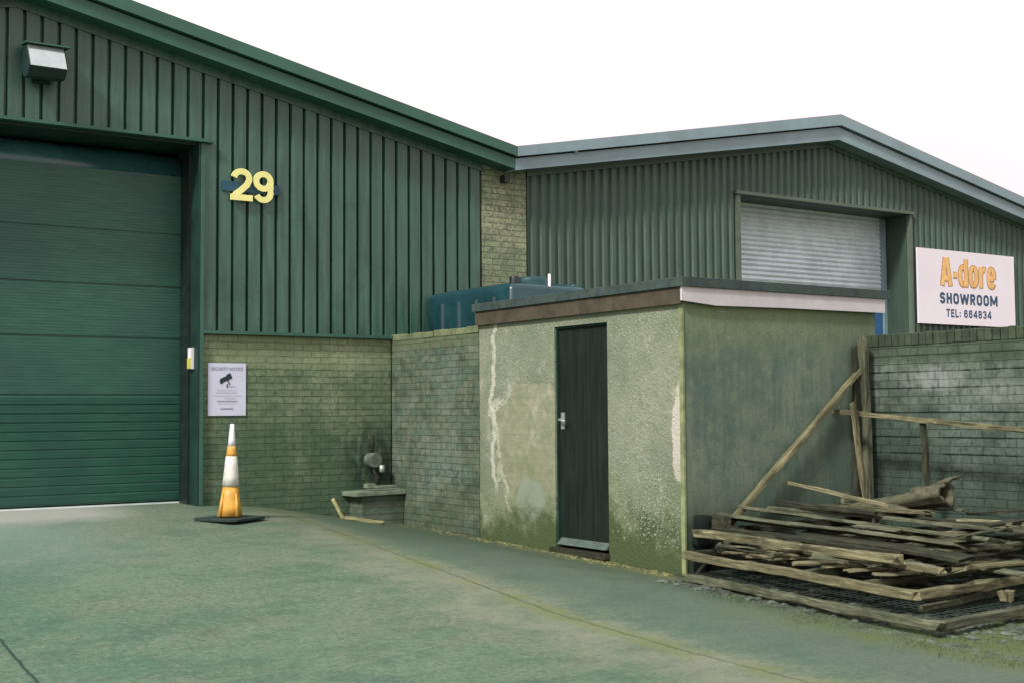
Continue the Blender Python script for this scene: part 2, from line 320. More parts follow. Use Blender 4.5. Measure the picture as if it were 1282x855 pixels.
def m_ground():
    k = NT('worn_yard_concrete'); x, y, z = k.sep(k.pos)
    big = k.noise(k.pos, .35, 5, .6); mid = k.noise(k.pos, 1.6, 6, .65); fine = k.noise(k.pos, 55, 5, .8); vf = k.noise(k.pos, 160, 3, .8)
    spk = k.noise(k.pos, 13, 8, .82); st1 = k.noise(k.scale(k.pos, (1., 2.6, 1.)), 2.2, 8, .75); st2 = k.noise(k.scale(k.pos, (2.4, 1., 1.)), .9, 8, .7)
    spk = k.noise(k.pos, 24, 7, .8); st1 = k.noise(k.scale(k.pos, (1., 1.3, 1.)), 1.7, 9, .76); st2 = k.noise(k.scale(k.pos, (1.2, 1., 1.)), .6, 9, .74)
    c = k.mix(k.step(big, .36, .64), (.080, .178, .112), (.138, .212, .132))
    c = k.mix(k.math('MULTIPLY', k.step(k.math('ADD', x, k.math('MULTIPLY', mid, 2.)), 3.2, 7.0), .5), c, (.155, .190, .118))
    c = k.mix(k.math('MULTIPLY', k.step(mid, .40, .66), .45), c, (.190, .235, .155))
    c = k.mix(k.math('MULTIPLY', k.step(st1, .47, .62), .6), c, (.046, .118, .078))
    c = k.mix(k.math('MULTIPLY', k.step(st2, .50, .64), .6), c, (.195, .21, .150))
    c = k.mix(k.math('MULTIPLY', k.step(k.noise(k.pos, .9, 8, .75), .54, .66), .5), c, (.072, .105, .066))
    c = k.mix(k.math('MULTIPLY', k.step(spk, .47, .58), .55), c, (.040, .080, .055))
    c = k.mix(k.math('MULTIPLY', k.step(k.noise(k.pos, 19, 7, .85), .53, .63), .55), c, (.27, .32, .235))
    # lighter, dusty to the left in front of the door
    c = k.mix(k.math('MULTIPLY', k.math('MULTIPLY', k.step(k.math('ADD', x, st2), 2.8, 5.2, 1., 0.), k.step(k.math('ADD', y, mid), 9.5, 13.4)), .6), c, (.25, .33, .29))
    c = k.mix(k.math('MULTIPLY', k.math('MULTIPLY', k.step(k.math('ADD', x, st2), 4.2, 5.2, 1., 0.), k.step(k.math('ADD', y, k.math('MULTIPLY', mid, .5)), 12.9, 13.5)), .7), c, (.48, .46, .42))
    # slab joint running away from the camera; tan dust beside it, moss in it
    jx = k.math('ADD', k.math('MULTIPLY', k.math('SUBTRACT', y, 5.0), JSLOPE), JX0)
    jw = k.math('MULTIPLY', k.math('SUBTRACT', k.noise(k.comb(0., y, 0.), 6, 5, .7), .5), .10)
    dj = k.math('SUBTRACT', x, k.math('ADD', jx, jw)); ad = k.math('ABSOLUTE', dj)
    side = k.math('ADD', dj, k.math('MULTIPLY', k.math('SUBTRACT', mid, .5), 1.3))
    dust = k.math('MULTIPLY', k.step(side, -.95, -.05), k.step(side, .05, .3, 1., 0.))
    c = k.mix(k.math('MULTIPLY', k.math('MULTIPLY', dust, k.step(st1, .36, .56, 1., .35)), .7), c, (.29, .275, .21))
    c = k.mix(k.math('MULTIPLY', k.math('MULTIPLY', k.step(ad, .03, .22, 1., 0.), k.step(k.noise(k.pos, 2.2, 7, .75), .42, .58)), .75), c, (.17, .20, .06))
    joint = k.step(ad, .006, .014, 1., 0.)
    c = k.mix(k.math('MULTIPLY', k.math('MULTIPLY', joint, k.step(k.noise(k.pos, 2.6, 6, .7), .36, .55, .25, 1.)), .75), c, (.085, .10, .045))
    # yard-side strip beyond the joint is darker
    c = k.mix(k.math('MULTIPLY', k.step(k.math('ADD', dj, k.math('MULTIPLY', mid, .4)), .2, .9), .55), c, (.075, .108, .088))
    # moss and dirt against the shed, the yard wall and round the timber pile
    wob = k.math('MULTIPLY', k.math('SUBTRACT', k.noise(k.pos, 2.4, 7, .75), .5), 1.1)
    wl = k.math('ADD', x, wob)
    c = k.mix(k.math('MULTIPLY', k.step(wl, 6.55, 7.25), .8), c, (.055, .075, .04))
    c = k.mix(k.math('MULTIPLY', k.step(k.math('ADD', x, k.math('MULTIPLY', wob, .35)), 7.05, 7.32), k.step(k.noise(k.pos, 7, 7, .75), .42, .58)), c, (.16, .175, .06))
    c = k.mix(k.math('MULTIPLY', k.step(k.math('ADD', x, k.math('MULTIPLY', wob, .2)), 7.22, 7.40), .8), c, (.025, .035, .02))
    dk = k.math('MULTIPLY', k.step(k.math('ADD', x, wob), 4.6, 6.6), k.step(k.math('ADD', y, wob), 8.8, 12.2))  # ground darkened towards the corner of shed and yard wall
    c = k.mix(k.math('MULTIPLY', dk, .6), c, (.045, .074, .042))
    front = k.math('MULTIPLY', k.step(wl, 6.2, 6.7), k.step(k.math('ADD', y, wob), 5.4, 4.6, 0., 1.))
    mm = k.math('MULTIPLY', k.math('MULTIPLY', k.step(k.math('ADD', x, wob), 6.15, 6.75), k.step(y, 5.9, 4.9, 0., 1.)), k.step(k.noise(k.pos, 5, 6, .7), .35, .55))
    m2 = k.n('ShaderNodeMapRange'); k.link(y, m2.inputs[0]); m2.inputs[1].default_value = 7.4; m2.inputs[2].default_value = 5.6
    gm = k.math('MULTIPLY', k.math('MULTIPLY', k.step(k.math('ADD', x, k.math('MULTIPLY', wob, .5)), 6.2, 6.62), m2.outputs[0]), k.step(k.noise(k.pos, 4, 6, .7), .32, .52))
    c = k.mix(k.math('MULTIPLY', gm, .85), c, (.105, .14, .04))
    fa = k.math('MULTIPLY', k.step(k.math('ADD', y, k.math('MULTIPLY', wob, .6)), 12.7, 13.3), k.step(x, 5.0, 5.4))
    c = k.mix(k.math('MULTIPLY', fa, .6), c, (.075, .10, .045))
    # cracks, grit
    cr = k.math('ABSOLUTE', k.math('SUBTRACT', x, k.math('ADD', 1.50, k.math('ADD', k.math('MULTIPLY', y, .045), k.math('MULTIPLY', jw, .5)))))
    c = k.mix(k.math('MULTIPLY', k.step(cr, .006, .014, 1., 0.), k.step(y, 8.9, 8.3, 0., 1.)), c, (.02, .045, .035))
    c = k.mix(k.math('MULTIPLY', k.step(fine, .42, .66), .35), c, (.06, .10, .075))
    c = k.mix(k.math('MULTIPLY', k.step(vf, .56, .70), .6), c, (.36, .40, .31))
    h = k.math('ADD', k.math('ADD', fine, vf), k.math('MULTIPLY', joint, -3.))
    return k.out(c, .88, k.bump(h, .8, .010), 0., .3)
JX0, JSLOPE = 5.23, .075
M['ground'] = m_ground()

# ------------------------------------------------------------------ ground
xs = [-300, -120, -50, -20, -10] + [(-6 + .5*i) for i in range(45)] + [20, 30, 60, 130, 300]
ys = [-300, -120, -50, -20, -8, -4] + [(-2 + .5*i) for i in range(45)] + [24, 30, 60, 130, 300]
g = MB(); nx = len(xs)
g.add([(x, y, ground_z(x, y)) for y in ys for x in xs],
      [(j*nx+i, j*nx+i+1, (j+1)*nx+i+1, (j+1)*nx+i) for j in range(len(ys)-1) for i in range(nx-1)], True)
tag(g.build('ground', M['ground']), kind='structure')

# ------------------------------------------------------------------ buildings
YF = 13.5            # facade plane
YV = 13.25           # verge front
def lerp(pts):
    def f(x):
        for (a, za), (b, zb) in zip(pts, pts[1:]):
            if x <= b or (b, zb) == pts[-1]: return za + (zb-za)*(x-a)/(b-a)
    return f
def cladding(mb, x0, x1, zb, ztop, pitch, phase, crown, slope, depth, y=YF, kinks=()):
    """pan profile: crowns at y, grooves set back by depth; column tops follow ztop(x)"""
    cols = []
    k = math.floor((x0-phase)/pitch) - 1
    while phase + k*pitch < x1 + pitch:
        gx = phase + k*pitch                              # centre of groove
        hw = (pitch-crown-2*slope)/2
        cols += [(gx-hw-slope, y), (gx-hw, y+depth), (gx+hw, y+depth), (gx+hw+slope, y)]
        k += 1
    def at(x):
        for (a, ya), (b, yb) in zip(cols, cols[1:]):
            if a <= x <= b: return ya + (yb-ya)*(x-a)/max(b-a, 1e-6)
        return y
    pts = [(x0, at(x0))] + [c for c in cols if x0 < c[0] < x1] + [(kx, at(kx)) for kx in kinks if x0 < kx < x1] + [(x1, at(x1))]
    pts.sort()
    vs = []; fs = []
    for x, yy in pts: vs += [(x, yy, zb), (x, yy, ztop(x))]
    for i in range(len(pts)-1): fs.append((2*i, 2*i+2, 2*i+3, 2*i+1))
    mb.add(vs, fs)
def verge(root, topf, botf, split, x0, kx, x1, mat, y=YV):
    """upper and lower verge boards following the slopes x0..kx..x1"""
    for nm, (fa, fb), yy in (('verge_capping', (lambda x: topf(x), lambda x: topf(x)+(botf(x)-topf(x))*split+.004), y-.055),
                             ('verge_board', (lambda x: topf(x)+(botf(x)-topf(x))*split-.016, lambda x: botf(x)), y)):
        mb = MB(); px = [p for p in (x0, kx, x1) if p is not None]
        for a, b in zip(px, px[1:]):
            mb.prism([(a, yy, fb(a)), (b, yy, fb(b)), (b, yy, fa(b)), (a, yy, fa(a))], (0, .25 if yy == y else .30, 0))
        mb.build(nm, mat, root)
    mb = MB()
    for a, b in zip(px, px[1:]):
        g_ = lambda x: topf(x)+(botf(x)-topf(x))*split
        mb.prism([(a, y+.04, g_(a)-.05), (b, y+.04, g_(b)-.05), (b, y+.04, g_(b)+.03), (a, y+.04, g_(a)+.03)], (0, .002, 0))
    # soffit closing the gap to the cladding
    mb = MB()
    for a, b in zip(px, px[1:]):
        mb.prism([(a, y+.02, botf(a)+.03), (b, y+.02, botf(b)+.03), (b, y+.02, botf(b)+.06), (a, y+.02, botf(a)+.06)], (0, .26, 0))
    mb.build('soffit', M['dark_green'], root)

# ---- unit 29
A = thing('industrial_unit', (3.11, YF, .4), 'large green clad industrial unit with roller door and brick plinth, bearing the yellow 29', 'building')
AT = lerp([(-2.84, 4.753), (3.11, 5.982), (9.056, 4.753)]); ABt = lerp([(-2.84, 4.475), (3.11, 5.67), (9.056, 4.478)])
clt = lambda x: ABt(x) + .06
m = MB()
cladding(m, -2.9, 1.20, 2.34, clt, .1722, 5.262, .132, .008, .062)
cladding(m, 1.20, 5.10, 4.43, clt, .1722, 5.262, .132, .008, .062, kinks=(3.11,))
cladding(m, 5.10, 8.72, 2.34, clt, .1722, 5.262, .132, .008, .062)
m.build('cladding', M['clad_a'], A)
m = MB()                                                   # closure strip under the verge, hiding the rib ends
for a, b in ((-2.84, 3.11), (3.11, 8.72)):
    m.prism([(a, YF-.014, clt(a)-.155), (b, YF-.014, clt(b)-.155), (b, YF-.014, clt(b)), (a, YF-.014, clt(a))], (0, .01, 0))
m.build('closure_flashing', M['clad_a'], A)
verge(A, AT, ABt, .46, -2.84, 3.11, 9.056, M['verge_a'])
m = MB().box(5.10, 7.43, YF+.02, YF+.30, -.2, 2.325); m.build('brick_plinth', M['brick_a'], A)
m = MB().box(-2.9, 1.20, YF+.02, YF+.30, -.2, 2.325); m.build('brick_plinth', M['brick_a'], A)
m = MB().box(7.43, 8.72, YF+.05, YF+.30, -.2, 2.325); m.build('brick_plinth', M['brick_a'], A)
m = MB().box(8.725, 9.40, YF+.01, YF+.35, -.2, 4.60); m.build('brick_pier', M['brick_pier'], A)
m = MB().box(5.10, 8.72, YF-.045, YF+.06, 2.318, 2.352); m.build('base_flashing', M['verge_a'], A)
m = MB().box(9.0, 9.08, YF-.10, YF+.005, 4.33, 4.42); m.build('gutter_outlet', M['black'], A)
# door opening
m = MB().box(1.1, 5.19, YF-.075, YF+.05, 4.405, 4.437); m.build('door_head_flashing', M['verge_a'], A)
MB().box(5.04, 5.098, YF-.012, YF+.62, .2, 4.404).build('door_jamb', M['dark_green'], A); MB().box(1.20, 1.26, YF-.012, YF+.62, .2, 4.404).build('door_jamb', M['dark_green'], A)
m = MB().box(5.062, 5.10, YF-.026, YF-.014, .38, 4.40); m.build('jamb_trim', M['verge_a'], A)
m = MB().box(1.27, 5.035, YF+.03, YF+.9, 4.38, 4.40); m.build('door_head_lining', M['dark_green'], A)
m = MB().box(5.018, 5.0395, YF+.22, YF+.478, .3, 4.37); m.build('door_guide', M['black'], A)
D = MB()
YD = YF+.50
D.tube([(1.27, YD+.24, 4.14), (5.03, YD+.24, 4.14)], .235, 48)
D.build('door_barrel', M['barrel'], A)
dm = MB(); zs = [.50, 1.66, 2.28, 2.85, 3.44, 4.10]
# panels (upper), slatted lower part
for i in range(1, 5):
    dm.box(1.27, 5.03, YD, YD+.04, zs[i]+.012, zs[i+1]-.012 if i < 4 else 4.1)
dm.box(1.27, 5.03, YD+.012, YD+.03, .5, 4.1)
z = .52
while z < 1.64:
    dm.prism([(1.27, YD+.011, z), (1.27, YD-.001, z+.004), (1.27, YD-.010, z+.076), (1.27, YD+.005, z+.082), (1.27, YD+.011, z+.094)], (3.76, 0, 0)); z += .0945
dp = dm.build('roller_door', M['doorA'], A)
MB().box(1.27, 5.03, YD-.02, YD+.03, .425, .485).build('bottom_rail', M['threshold'], dp)
m = MB().box(5.005, 5.038, YF+.10, YF+.20, 1.94, 2.17); cb = m.build('control_box', M['white'], A)
MB().box(4.995, 5.004, YF+.105, YF+.195, 1.945, 2.06).build('cover_plate', M['yellow_box'], cb)
# roof and body behind
m = MB()
for a, b in ((-2.84, 3.11), (3.11, 9.056)):
    m.prism([(a, YV+.2, AT(a)-.10), (b, YV+.2, AT(b)-.10), (b, YV+.2, AT(b)-.02), (a, YV+.2, AT(a)-.02)], (0, 24, 0))
m.build('roof', M['roof'], A)
m = MB().box(-2.9, -2.6, YF+.31, YF+24, -.2, 4.6).box(-2.6, 9.3, YF+23.7, YF+24, -.2, 4.6).box(9.05, 9.3, YF+.36, YF+23.6, -.2, 4.5)
m.build('side_wall', M['brick_pier'], A)
m = MB().box(-2.5, 9.0, YF+1.2, YF+1.25, 0, 4.7); m.build('inner_lining', M['dark_green'], A)

# ---- showroom unit
B = thing('showroom_unit', (15.2, YF, .4), 'grey green clad unit with pale blue verge and steel shutter behind the yard wall', 'building')
BT = lerp([(9.062, 4.757), (15.0, 5.895), (20.94, 4.757)]); BBt = lerp([(9.062, 4.462), (15.0, 5.515), (20.94, 4.42)])
blt = lambda x: BBt(x) + .06
m = MB(); pr = (.145, 9.45, .054, .026, .036)
cladding(m, 9.405, 13.12, 2.3, blt, *pr)
cladding(m, 13.12, 16.89, 4.58, blt, *pr, kinks=(15.0,))
cladding(m, 16.89, 21.2, 2.3, blt, *pr)
m.build('cladding', M['clad_b'], B)
m = MB()
for a, b in ((9.405, 15.0), (15.0, 21.1)):
    m.prism([(a, YF-.012, blt(a)-.13), (b, YF-.012, blt(b)-.13), (b, YF-.012, blt(b)), (a, YF-.012, blt(a))], (0, .009, 0))
m.build('closure_flashing', M['clad_b'], B)
verge(B, BT, BBt, .45, 9.062, 15.0, 20.94, M['verge_b'])
for cx in (9.97, 17.0): 
    MB().box(cx, cx+.05, YV-.036, YV+.0, BT(cx)-.155, BT(cx)-.004).build('joint_cover', M['verge_b'], B)
MB().box(9.405, 13.12, YF+.04, YF+.3, -.2, 2.3).build('brick_plinth', M['brick_a'], B); MB().box(16.89, 21.2, YF+.04, YF+.3, -.2, 2.3).build('brick_plinth', M['brick_a'], B)
MB().box(13.05, 16.95, YF-.06, YF+.04, 4.555, 4.60).box(13.07, 13.14, YF-.03, YF+.04, .2, 4.55).box(16.87, 16.93, YF-.03, YF+.04, .2, 4.55).build('door_trim', M['trim_b'], B)
MB().box(16.87, 16.90, YF+.045, YF+.9, .2, 4.55).box(13.11, 13.14, YF+.045, YF+.9, .2, 4.55).box(13.15, 16.86, YF+.045, YF+.9, 4.55, 4.57).build('door_reveal', M['reveal_b'], B)
YS2 = YF+.5
m = MB(); n = 0; z = .3
pts = []
while z < 4.55:
    for t in range(5): pts.append((YS2+.018-.018*math.sin(math.pi*t/4.), z+.075*t/4.)) 
    z += .0752
vs = []; fs = []
for yy, zz in pts: vs += [(13.14, yy, zz), (16.78, yy, zz)]
for i in range(len(pts)-1): fs.append((2*i, 2*i+1, 2*i+3, 2*i+2))
m.add(vs, fs); sh = m.build('roller_shutter', M['shutter'], B)
MB().box(16.30, 16.86, YS2-.03, YS2+.05, .3, 4.54).build('shutter_post', M['reveal_b'], B) if False else None
MB().box(16.78, 16.86, YS2-.05, YS2+.04, .3, 4.54).build('shutter_guide', M['verge_b'], B)
MB().box(16.56, 16.775, YS2-.02, YS2-.004, .5, 3.0).build('blue_guard', M['blue'], B)
m = MB()
for a, b in ((9.062, 15.0), (15.0, 20.94)):
    m.prism([(a, YV+.2, BT(a)-.10), (b, YV+.2, BT(b)-.10), (b, YV+.2, BT(b)-.02), (a, YV+.2, BT(a)-.02)], (0, 24, 0))
m.build('roof', M['roof'], B)
MB().box(20.9, 21.2, YF+.31, YF+24, -.2, 4.5).box(9.31, 20.89, YF+23.7, YF+24, -.2, 4.6).build('side_wall', M['brick_pier'], B)
MB().box(9.5, 20.8, YF+1.2, YF+1.25, 0, 4.7).build('inner_lining', M['dark_green'], B)

# ---- floodlight
L = thing('floodlight', (3.35, YF, 4.9), 'boxy floodlight with sloping glass and hood, high above the big green door', 'lamp')
c = math.cos(rad(28)); s = math.sin(rad(28))
def fl(x, u, v):   # u: along the glass (up), v: outwards; glass leans forward at its foot
    base = Vector((x, YF-.38, 4.86)); return base + Vector((0, u*s - v*c, u*c + v*s*-1))
m = MB(); x0, x1 = 3.16, 3.53
prof = [(YF-.36, 4.895), (YF-.375, 4.91), (YF-.23, 5.15), (YF-.06, 5.16), (YF-.05, 4.92), (YF-.14, 4.83), (YF-.28, 4.825)]
m.prism([(x0, a, b) for a, b in prof], (x1-x0, 0, 0)); m.build('casing', M['lampbody'], L, bevel=.006)
MB().prism([(x0+.01, YF-.372, 4.905), (x0+.01, YF-.232, 5.140), (x0+.01, YF-.246, 5.148), (x0+.01, YF-.388, 4.908)], (x1-x0-.02, 0, 0)).build('glass', M['lampglass'], L)
MB().prism([(x0-.02, YF-.29, 5.155), (x0-.02, YF-.05, 5.175), (x0-.02, YF-.05, 5.19), (x0-.02, YF-.29, 5.17)], (x1-x0+.07, 0, 0)).build('hood', M['verge_a'], L)
MB().box(3.26, 3.44, YF-.06, YF-.004, 4.82, 4.95).build('bracket', M['lampbody'], L)

# ---- house number 29 (drawn strokes)
def text_obj(name, body, size, loc, mat, parent, off=0., ext=.002, sx=1., space=1., rot=(rad(90), 0, 0), align='CENTER', fit=None):
    cu = bpy.data.curves.new(name, 'FONT'); cu.body = body; cu.size = size; cu.offset = off; cu.extrude = ext
    cu.align_x = align; cu.space_character = space; cu.resolution_u = 4
    tmp = bpy.data.objects.new('tmp', cu); C.objects.link(tmp)
    bpy.context.view_layer.update()
    me = bpy.data.meshes.new_from_object(tmp.evaluated_get(bpy.context.evaluated_depsgraph_get()))
    bpy.data.objects.remove(tmp)
    ob = bpy.data.objects.new(name, me); C.objects.link(ob); me.materials.clear(); me.materials.append(mat)
    if fit:                                   # make the word exactly this wide and high, its foot on loc
        vx = [v.co.x for v in me.vertices]; vy = [v.co.y for v in me.vertices]
        fx = fit[0]/(max(vx)-min(vx)); fy = fit[1]/(max(vy)-min(vy)); mx_ = (max(vx)+min(vx))/2; my_ = min(vy)
        for v in me.vertices: v.co.x = (v.co.x-mx_)*fx; v.co.y = (v.co.y-my_)*fy
    ob.parent = parent; ob.location = Vector(loc) - Vector(parent['_abs']); ob.rotation_euler = rot; ob.scale = (sx, 1, 1)
    ob['_abs'] = tuple(loc)
    return ob
def stroke(path, w, d, y):
    """flat ribbon of width w following path in (x,z), thickness d"""
    n = len(path); L_, R_ = [], []
    for i, (x, z) in enumerate(path):
        a = Vector(path[max(i-1, 0)]); b = Vector(path[min(i+1, n-1)]); t = (b-a).normalized(); nn = Vector((-t.y, t.x))
        L_.append((x+nn.x*w/2, z+nn.y*w/2)); R_.append((x-nn.x*w/2, z-nn.y*w/2))
    mb = MB()
    vs = [(p[0], y, p[1]) for p in L_] + [(p[0], y, p[1]) for p in R_] + [(p[0], y+d, p[1]) for p in L_] + [(p[0], y+d, p[1]) for p in R_]
    fs = []
    for i in range(n-1): fs += [(i, i+1, n+i+1, n+i), (2*n+i, 3*n+i, 3*n+i+1, 2*n+i+1), (i, 2*n+i, 2*n+i+1, i+1), (n+i, n+i+1, 3*n+i+1, 3*n+i)]
    fs += [(0, n, 3*n, 2*n), (n-1, 3*n-1, 4*n-1, 2*n-1)]
    mb.add(vs, fs); return mb
def arc(cx, cz, rx, rz, a0, a1, n=24): return [(cx+rx*math.cos(rad(a0+(a1-a0)*i/n)), cz+rz*math.sin(rad(a0+(a1-a0)*i/n))) for i in range(n+1)]
N29 = thing('house_number', (5.645, YF-.03, 3.95), 'large yellow numerals 29 on a dark blue bar fixed to the green cladding', 'sign')
MB().box(5.305, 5.985, YF-.022, YF-.006, 3.90, 4.01).build('mounting_bar', M['blue_dark'], N29)
yy = YF-.055; w = .066
x = 5.395; zb = 3.812
two = [(x+.036, zb+.245)] + arc(x+.125, zb+.235, .089, .080, 165, -12, 20)[1:] + [(x+.19, zb+.17), (x+.12, zb+.105), (x+.06, zb+.06), (x+.035, zb+.02)]
m = stroke(two, w, .025, yy); m.box(x-.002, x+.252, yy-.002, yy+.0245, zb-.012, zb+.055); m.build('numeral', M['yellow'], N29)
x = 5.655; zb = 3.802
nine = arc(x+.122, zb+.235, .086, .082, 0, 360, 40)
m = stroke(nine, w, .025, yy)
tail = [(x+.208, zb+.235), (x+.208, zb+.16)] + arc(x+.122, zb+.108, .086, .082, 20, -155, 20)
m2_ = stroke(tail, w, .023, yy+.001); m.add(m2_.v, m2_.f); m.build('numeral', M['yellow'], N29)

# ---- CCTV warning sign
V = thing('warning_sign', (5.383, YF+.01, 1.43), 'white camera warning notice on the brick wall beside the green door', 'sign')
YB = YF+.02
MB().box(5.165, 5.601, YB-.012, YB-.002, 1.43, 2.005).build('sign_panel', M['sign_lilac'], V)
ys_ = YB-.0125
text_obj('lettering', 'SECURITY NOTICE', .050, (5.383, ys_, 1.925), M['ink_grey'], V, .0008, .001, .88)
m = MB()
cc = Vector((5.37, ys_, 1.835)); ca, sa = math.cos(rad(24)), math.sin(rad(24))
ax = Vector((ca, 0, sa)); az = Vector((-sa, 0, ca))
m.obox(cc, ax*.13, (0, .003, 0), az*.052).obox(cc+ax*.045+az*.006, ax*.05, (0, .004, 0), az*.064).obox(cc-ax*.065-az*.01, ax*.03, (0, .0035, 0), az*.046)
m.obox(cc-az*.05+ax*.012, ax*.014, (0, .003, 0), az*.06).box(5.378, 5.392, ys_-.0013, ys_+.001, 1.735, 1.775)
m.build('camera_symbol', M['ink'], V)
text_obj('lettering', 'CCTV', .030, (5.44, ys_, 1.735), M['ink_grey'], V, 0, .001)
m = MB()
for zz, xa, xb, h in ((1.705, 5.27, 5.50, .003), (1.68, 5.26, 5.50, .005), (1.645, 5.225, 5.56, .003), (1.617, 5.36, 5.49, .004), (1.587, 5.27, 5.50, .013), (1.560, 5.28, 5.50, .003), (1.505, 5.31, 5.45, .016)):
    m = MB(); x = xa; r = random.Random(int(zz*1000))
    while x < xb:
        wd = r.uniform(.01, .035); m.box(x, min(x+wd, xb), ys_-.0012, ys_+.001, zz-h/2, zz+h/2); x += wd+.006
    m.build('small_print', M['ink_grey'], V)

# ---- showroom sign
SG = thing('shop_sign', (18.27, YF, 2.8), 'white A-dore showroom sign with orange and navy lettering on grey green cladding', 'sign')
MB().box(17.0, 19.535, YF-.06, YF-.03, 2.814, 4.032).build('sign_panel', M['sign_white'], SG)
for rx in (17.3, 19.2): MB().box(rx, rx+.06, YF-.0295, YF+.0, 2.9, 3.95).build('mounting_rail', M['dark_green'], SG)
yl = YF-.0625
def rr_path(x0, z0, x1, z1, r, a=0, b=360):
    """rounded rectangle outline, anticlockwise from the middle of its right side"""
    p = [(x1, (z0+z1)/2)]
    for cx, cz, q in ((x1-r, z1-r, 0), (x0+r, z1-r, 90), (x0+r, z0+r, 180), (x1-r, z0+r, 270)):
        p += [(cx+r*math.cos(rad(q+t*15)), cz+r*math.sin(rad(q+t*15))) for t in range(7)]
    return p + [(x1, (z0+z1)/2)]
def glyph(ch, w):
    """centre lines of a condensed letter in a box w wide, 1 high; k = half stroke"""
    k = .095; l, r_, b, t = k, w-k, k, 1-k; m_ = .52; q = min(.2, (r_-l)/2)
    A_ = lambda cx, cz, rx, rz, a0, a1: arc(cx, cz, rx, rz, a0, a1, 10)
    if ch == 'O': return [rr_path(l, b, r_, t, q)]
    if ch == 'S': return [[(r_, .74)] + A_(r_-q, t-q, q, q, 0, 90)[1:] + A_(l+q, t-q, q, q, 90, 180) + A_(l+q, m_+q, q, q, 180, 250) + A_(r_-q, m_-q, q, q, 70, 0) + A_(r_-q, b+q, q, q, 0, -90) + A_(l+q, b+q, q, q, 270, 180) + [(l, .27)]]
    if ch == 'H': return [[(l, 0), (l, 1)], [(r_, 0), (r_, 1)], [(l, m_), (r_, m_)]]
    if ch == 'W': return [[(.06, 1), (w*.27, .02)], [(w*.27, .02), (w*.5, .95)], [(w*.5, .95), (w*.73, .02)], [(w*.73, .02), (w-.06, 1)]]
    if ch == 'M': return [[(l, 0), (l, 1)], [(r_, 0), (r_, 1)], [(l, .97), (w/2, .2)], [(w/2, .2), (r_, .97)]]
    if ch == 'R': return [[(l, 0), (l, 1)], [(l, t)] + A_(r_-q, t-q, q, q, 90, 0) + A_(r_-q, .47+q, q, q, 0, -90) + [(l, .47)], [(w*.5, .47), (r_+.01, 0)]]
    if ch == 'T': return [[(w/2, 0), (w/2, 1)], [(0, t), (w, t)]]
    if ch == 'E': return [[(l, 0), (l, 1)], [(l, t), (w, t)], [(l, m_), (w*.9, m_)], [(l, b), (w, b)]]
    if ch == 'L': return [[(l, 0), (l, 1)], [(l, b), (w, b)]]
    if ch == ':': return [[(w/2, .08), (w/2, .27)], [(w/2, .5), (w/2, .69)]]
    if ch == '6': return [rr_path(l, b, r_, .58, q), [(l, .35), (l, t-q)] + A_(l+q, t-q, q, q, 180, 90) + A_(r_-q, t-q, q, q, 90, 0) + [(r_, .74)]]
    if ch == '8': return [rr_path(l, b, r_, m_, q), rr_path(l+.01, m_, r_-.01, t, q)]
    if ch == '4': return [[(r_-.06, 0), (r_-.06, 1)], [(r_-.06, .95), (l-.04, .32)], [(l-.07, .28), (w, .28)]]
    if ch == '3': return [[(l, .76)] + A_(l+q, t-q, q, q, 180, 90) + A_(r_-q, t-q, q, q, 90, 0) + A_(r_-q, m_+q, q, q, 0, -80), [(w*.4, m_)] + A_(r_-q, m_-q, q, q, 80, 0) + A_(r_-q, b+q, q, q, 0, -90) + A_(l+q, b+q, q, q, 270, 180) + [(l, .27)]]
    if ch == 'A': return [[(.07, 0), (w/2-.05, 1)], [(w/2+.05, 1), (w-.07, 0)], [(w*.25, .27), (w*.75, .27)]]
    if ch == '-': return [[(0, .40), (w, .40)]]
    if ch == 'd': return [rr_path(l, b, r_, .70, q), [(r_, 0), (r_, 1)]]
    if ch == 'o': return [rr_path(l, b, r_, .70, q)]
    if ch == 'r': return [[(l, 0), (l, .78)], [(l, .45)] + A_(l+.22, .48, .2, .2, 170, 60)]
    if ch == 'e': return [[(l, .38), (r_, .38)], [(r_, .36), (r_, .70-q)] + A_(r_-q, .70-q, q, q, 0, 90) + A_(l+q, .70-q, q, q, 90, 180) + A_(l+q, b+q, q, q, 180, 270) + A_(r_-q, b+q, q, q, 270, 340)]
    return []
WID = {'W': .92, 'M': .82, ':': .22, 'L': .46, 'E': .48, 'T': .5, '-': .26, 'r': .42, 'A': .66, ' ': .18, 'O': .6, 'o': .56, 'd': .56, 'e': .54}
def letters(word, loc, W_, H_, mat, parent, wt=.19, gap=.13, dy=0.):
    tot = sum(WID.get(c_, .56) for c_ in word) + gap*(len(word)-1); sx = W_/tot; x = loc[0]-W_/2
    for c_ in word:
        w_ = WID.get(c_, .56); mb = MB()
        for n_, path in enumerate(glyph(c_, w_)):
            st_ = stroke([(x+p[0]*sx, loc[2]+p[1]*H_) for p in path], wt*(sx+H_)/2, .002, loc[1]-.0004*n_+dy); mb.add(st_.v, st_.f)
        if mb.f: mb.build('colon' if c_ == ':' else 'letter', mat, parent)
        x += (w_+gap)*sx
letters('A-dore', (18.29, yl, 3.44), 1.44, .47, M['ink_orange_edge'], SG, .27, .10)
letters('A-dore', (18.285, yl-.004, 3.448), 1.42, .46, M['ink_orange'], SG, .19, .11)
letters('SHOWROOM', (18.29, yl, 3.155), 1.52, .175, M['ink_blue'], SG, .21)
letters('TEL: 664834', (18.28, yl, 2.935), 1.18, .132, M['ink_blue'], SG, .17)

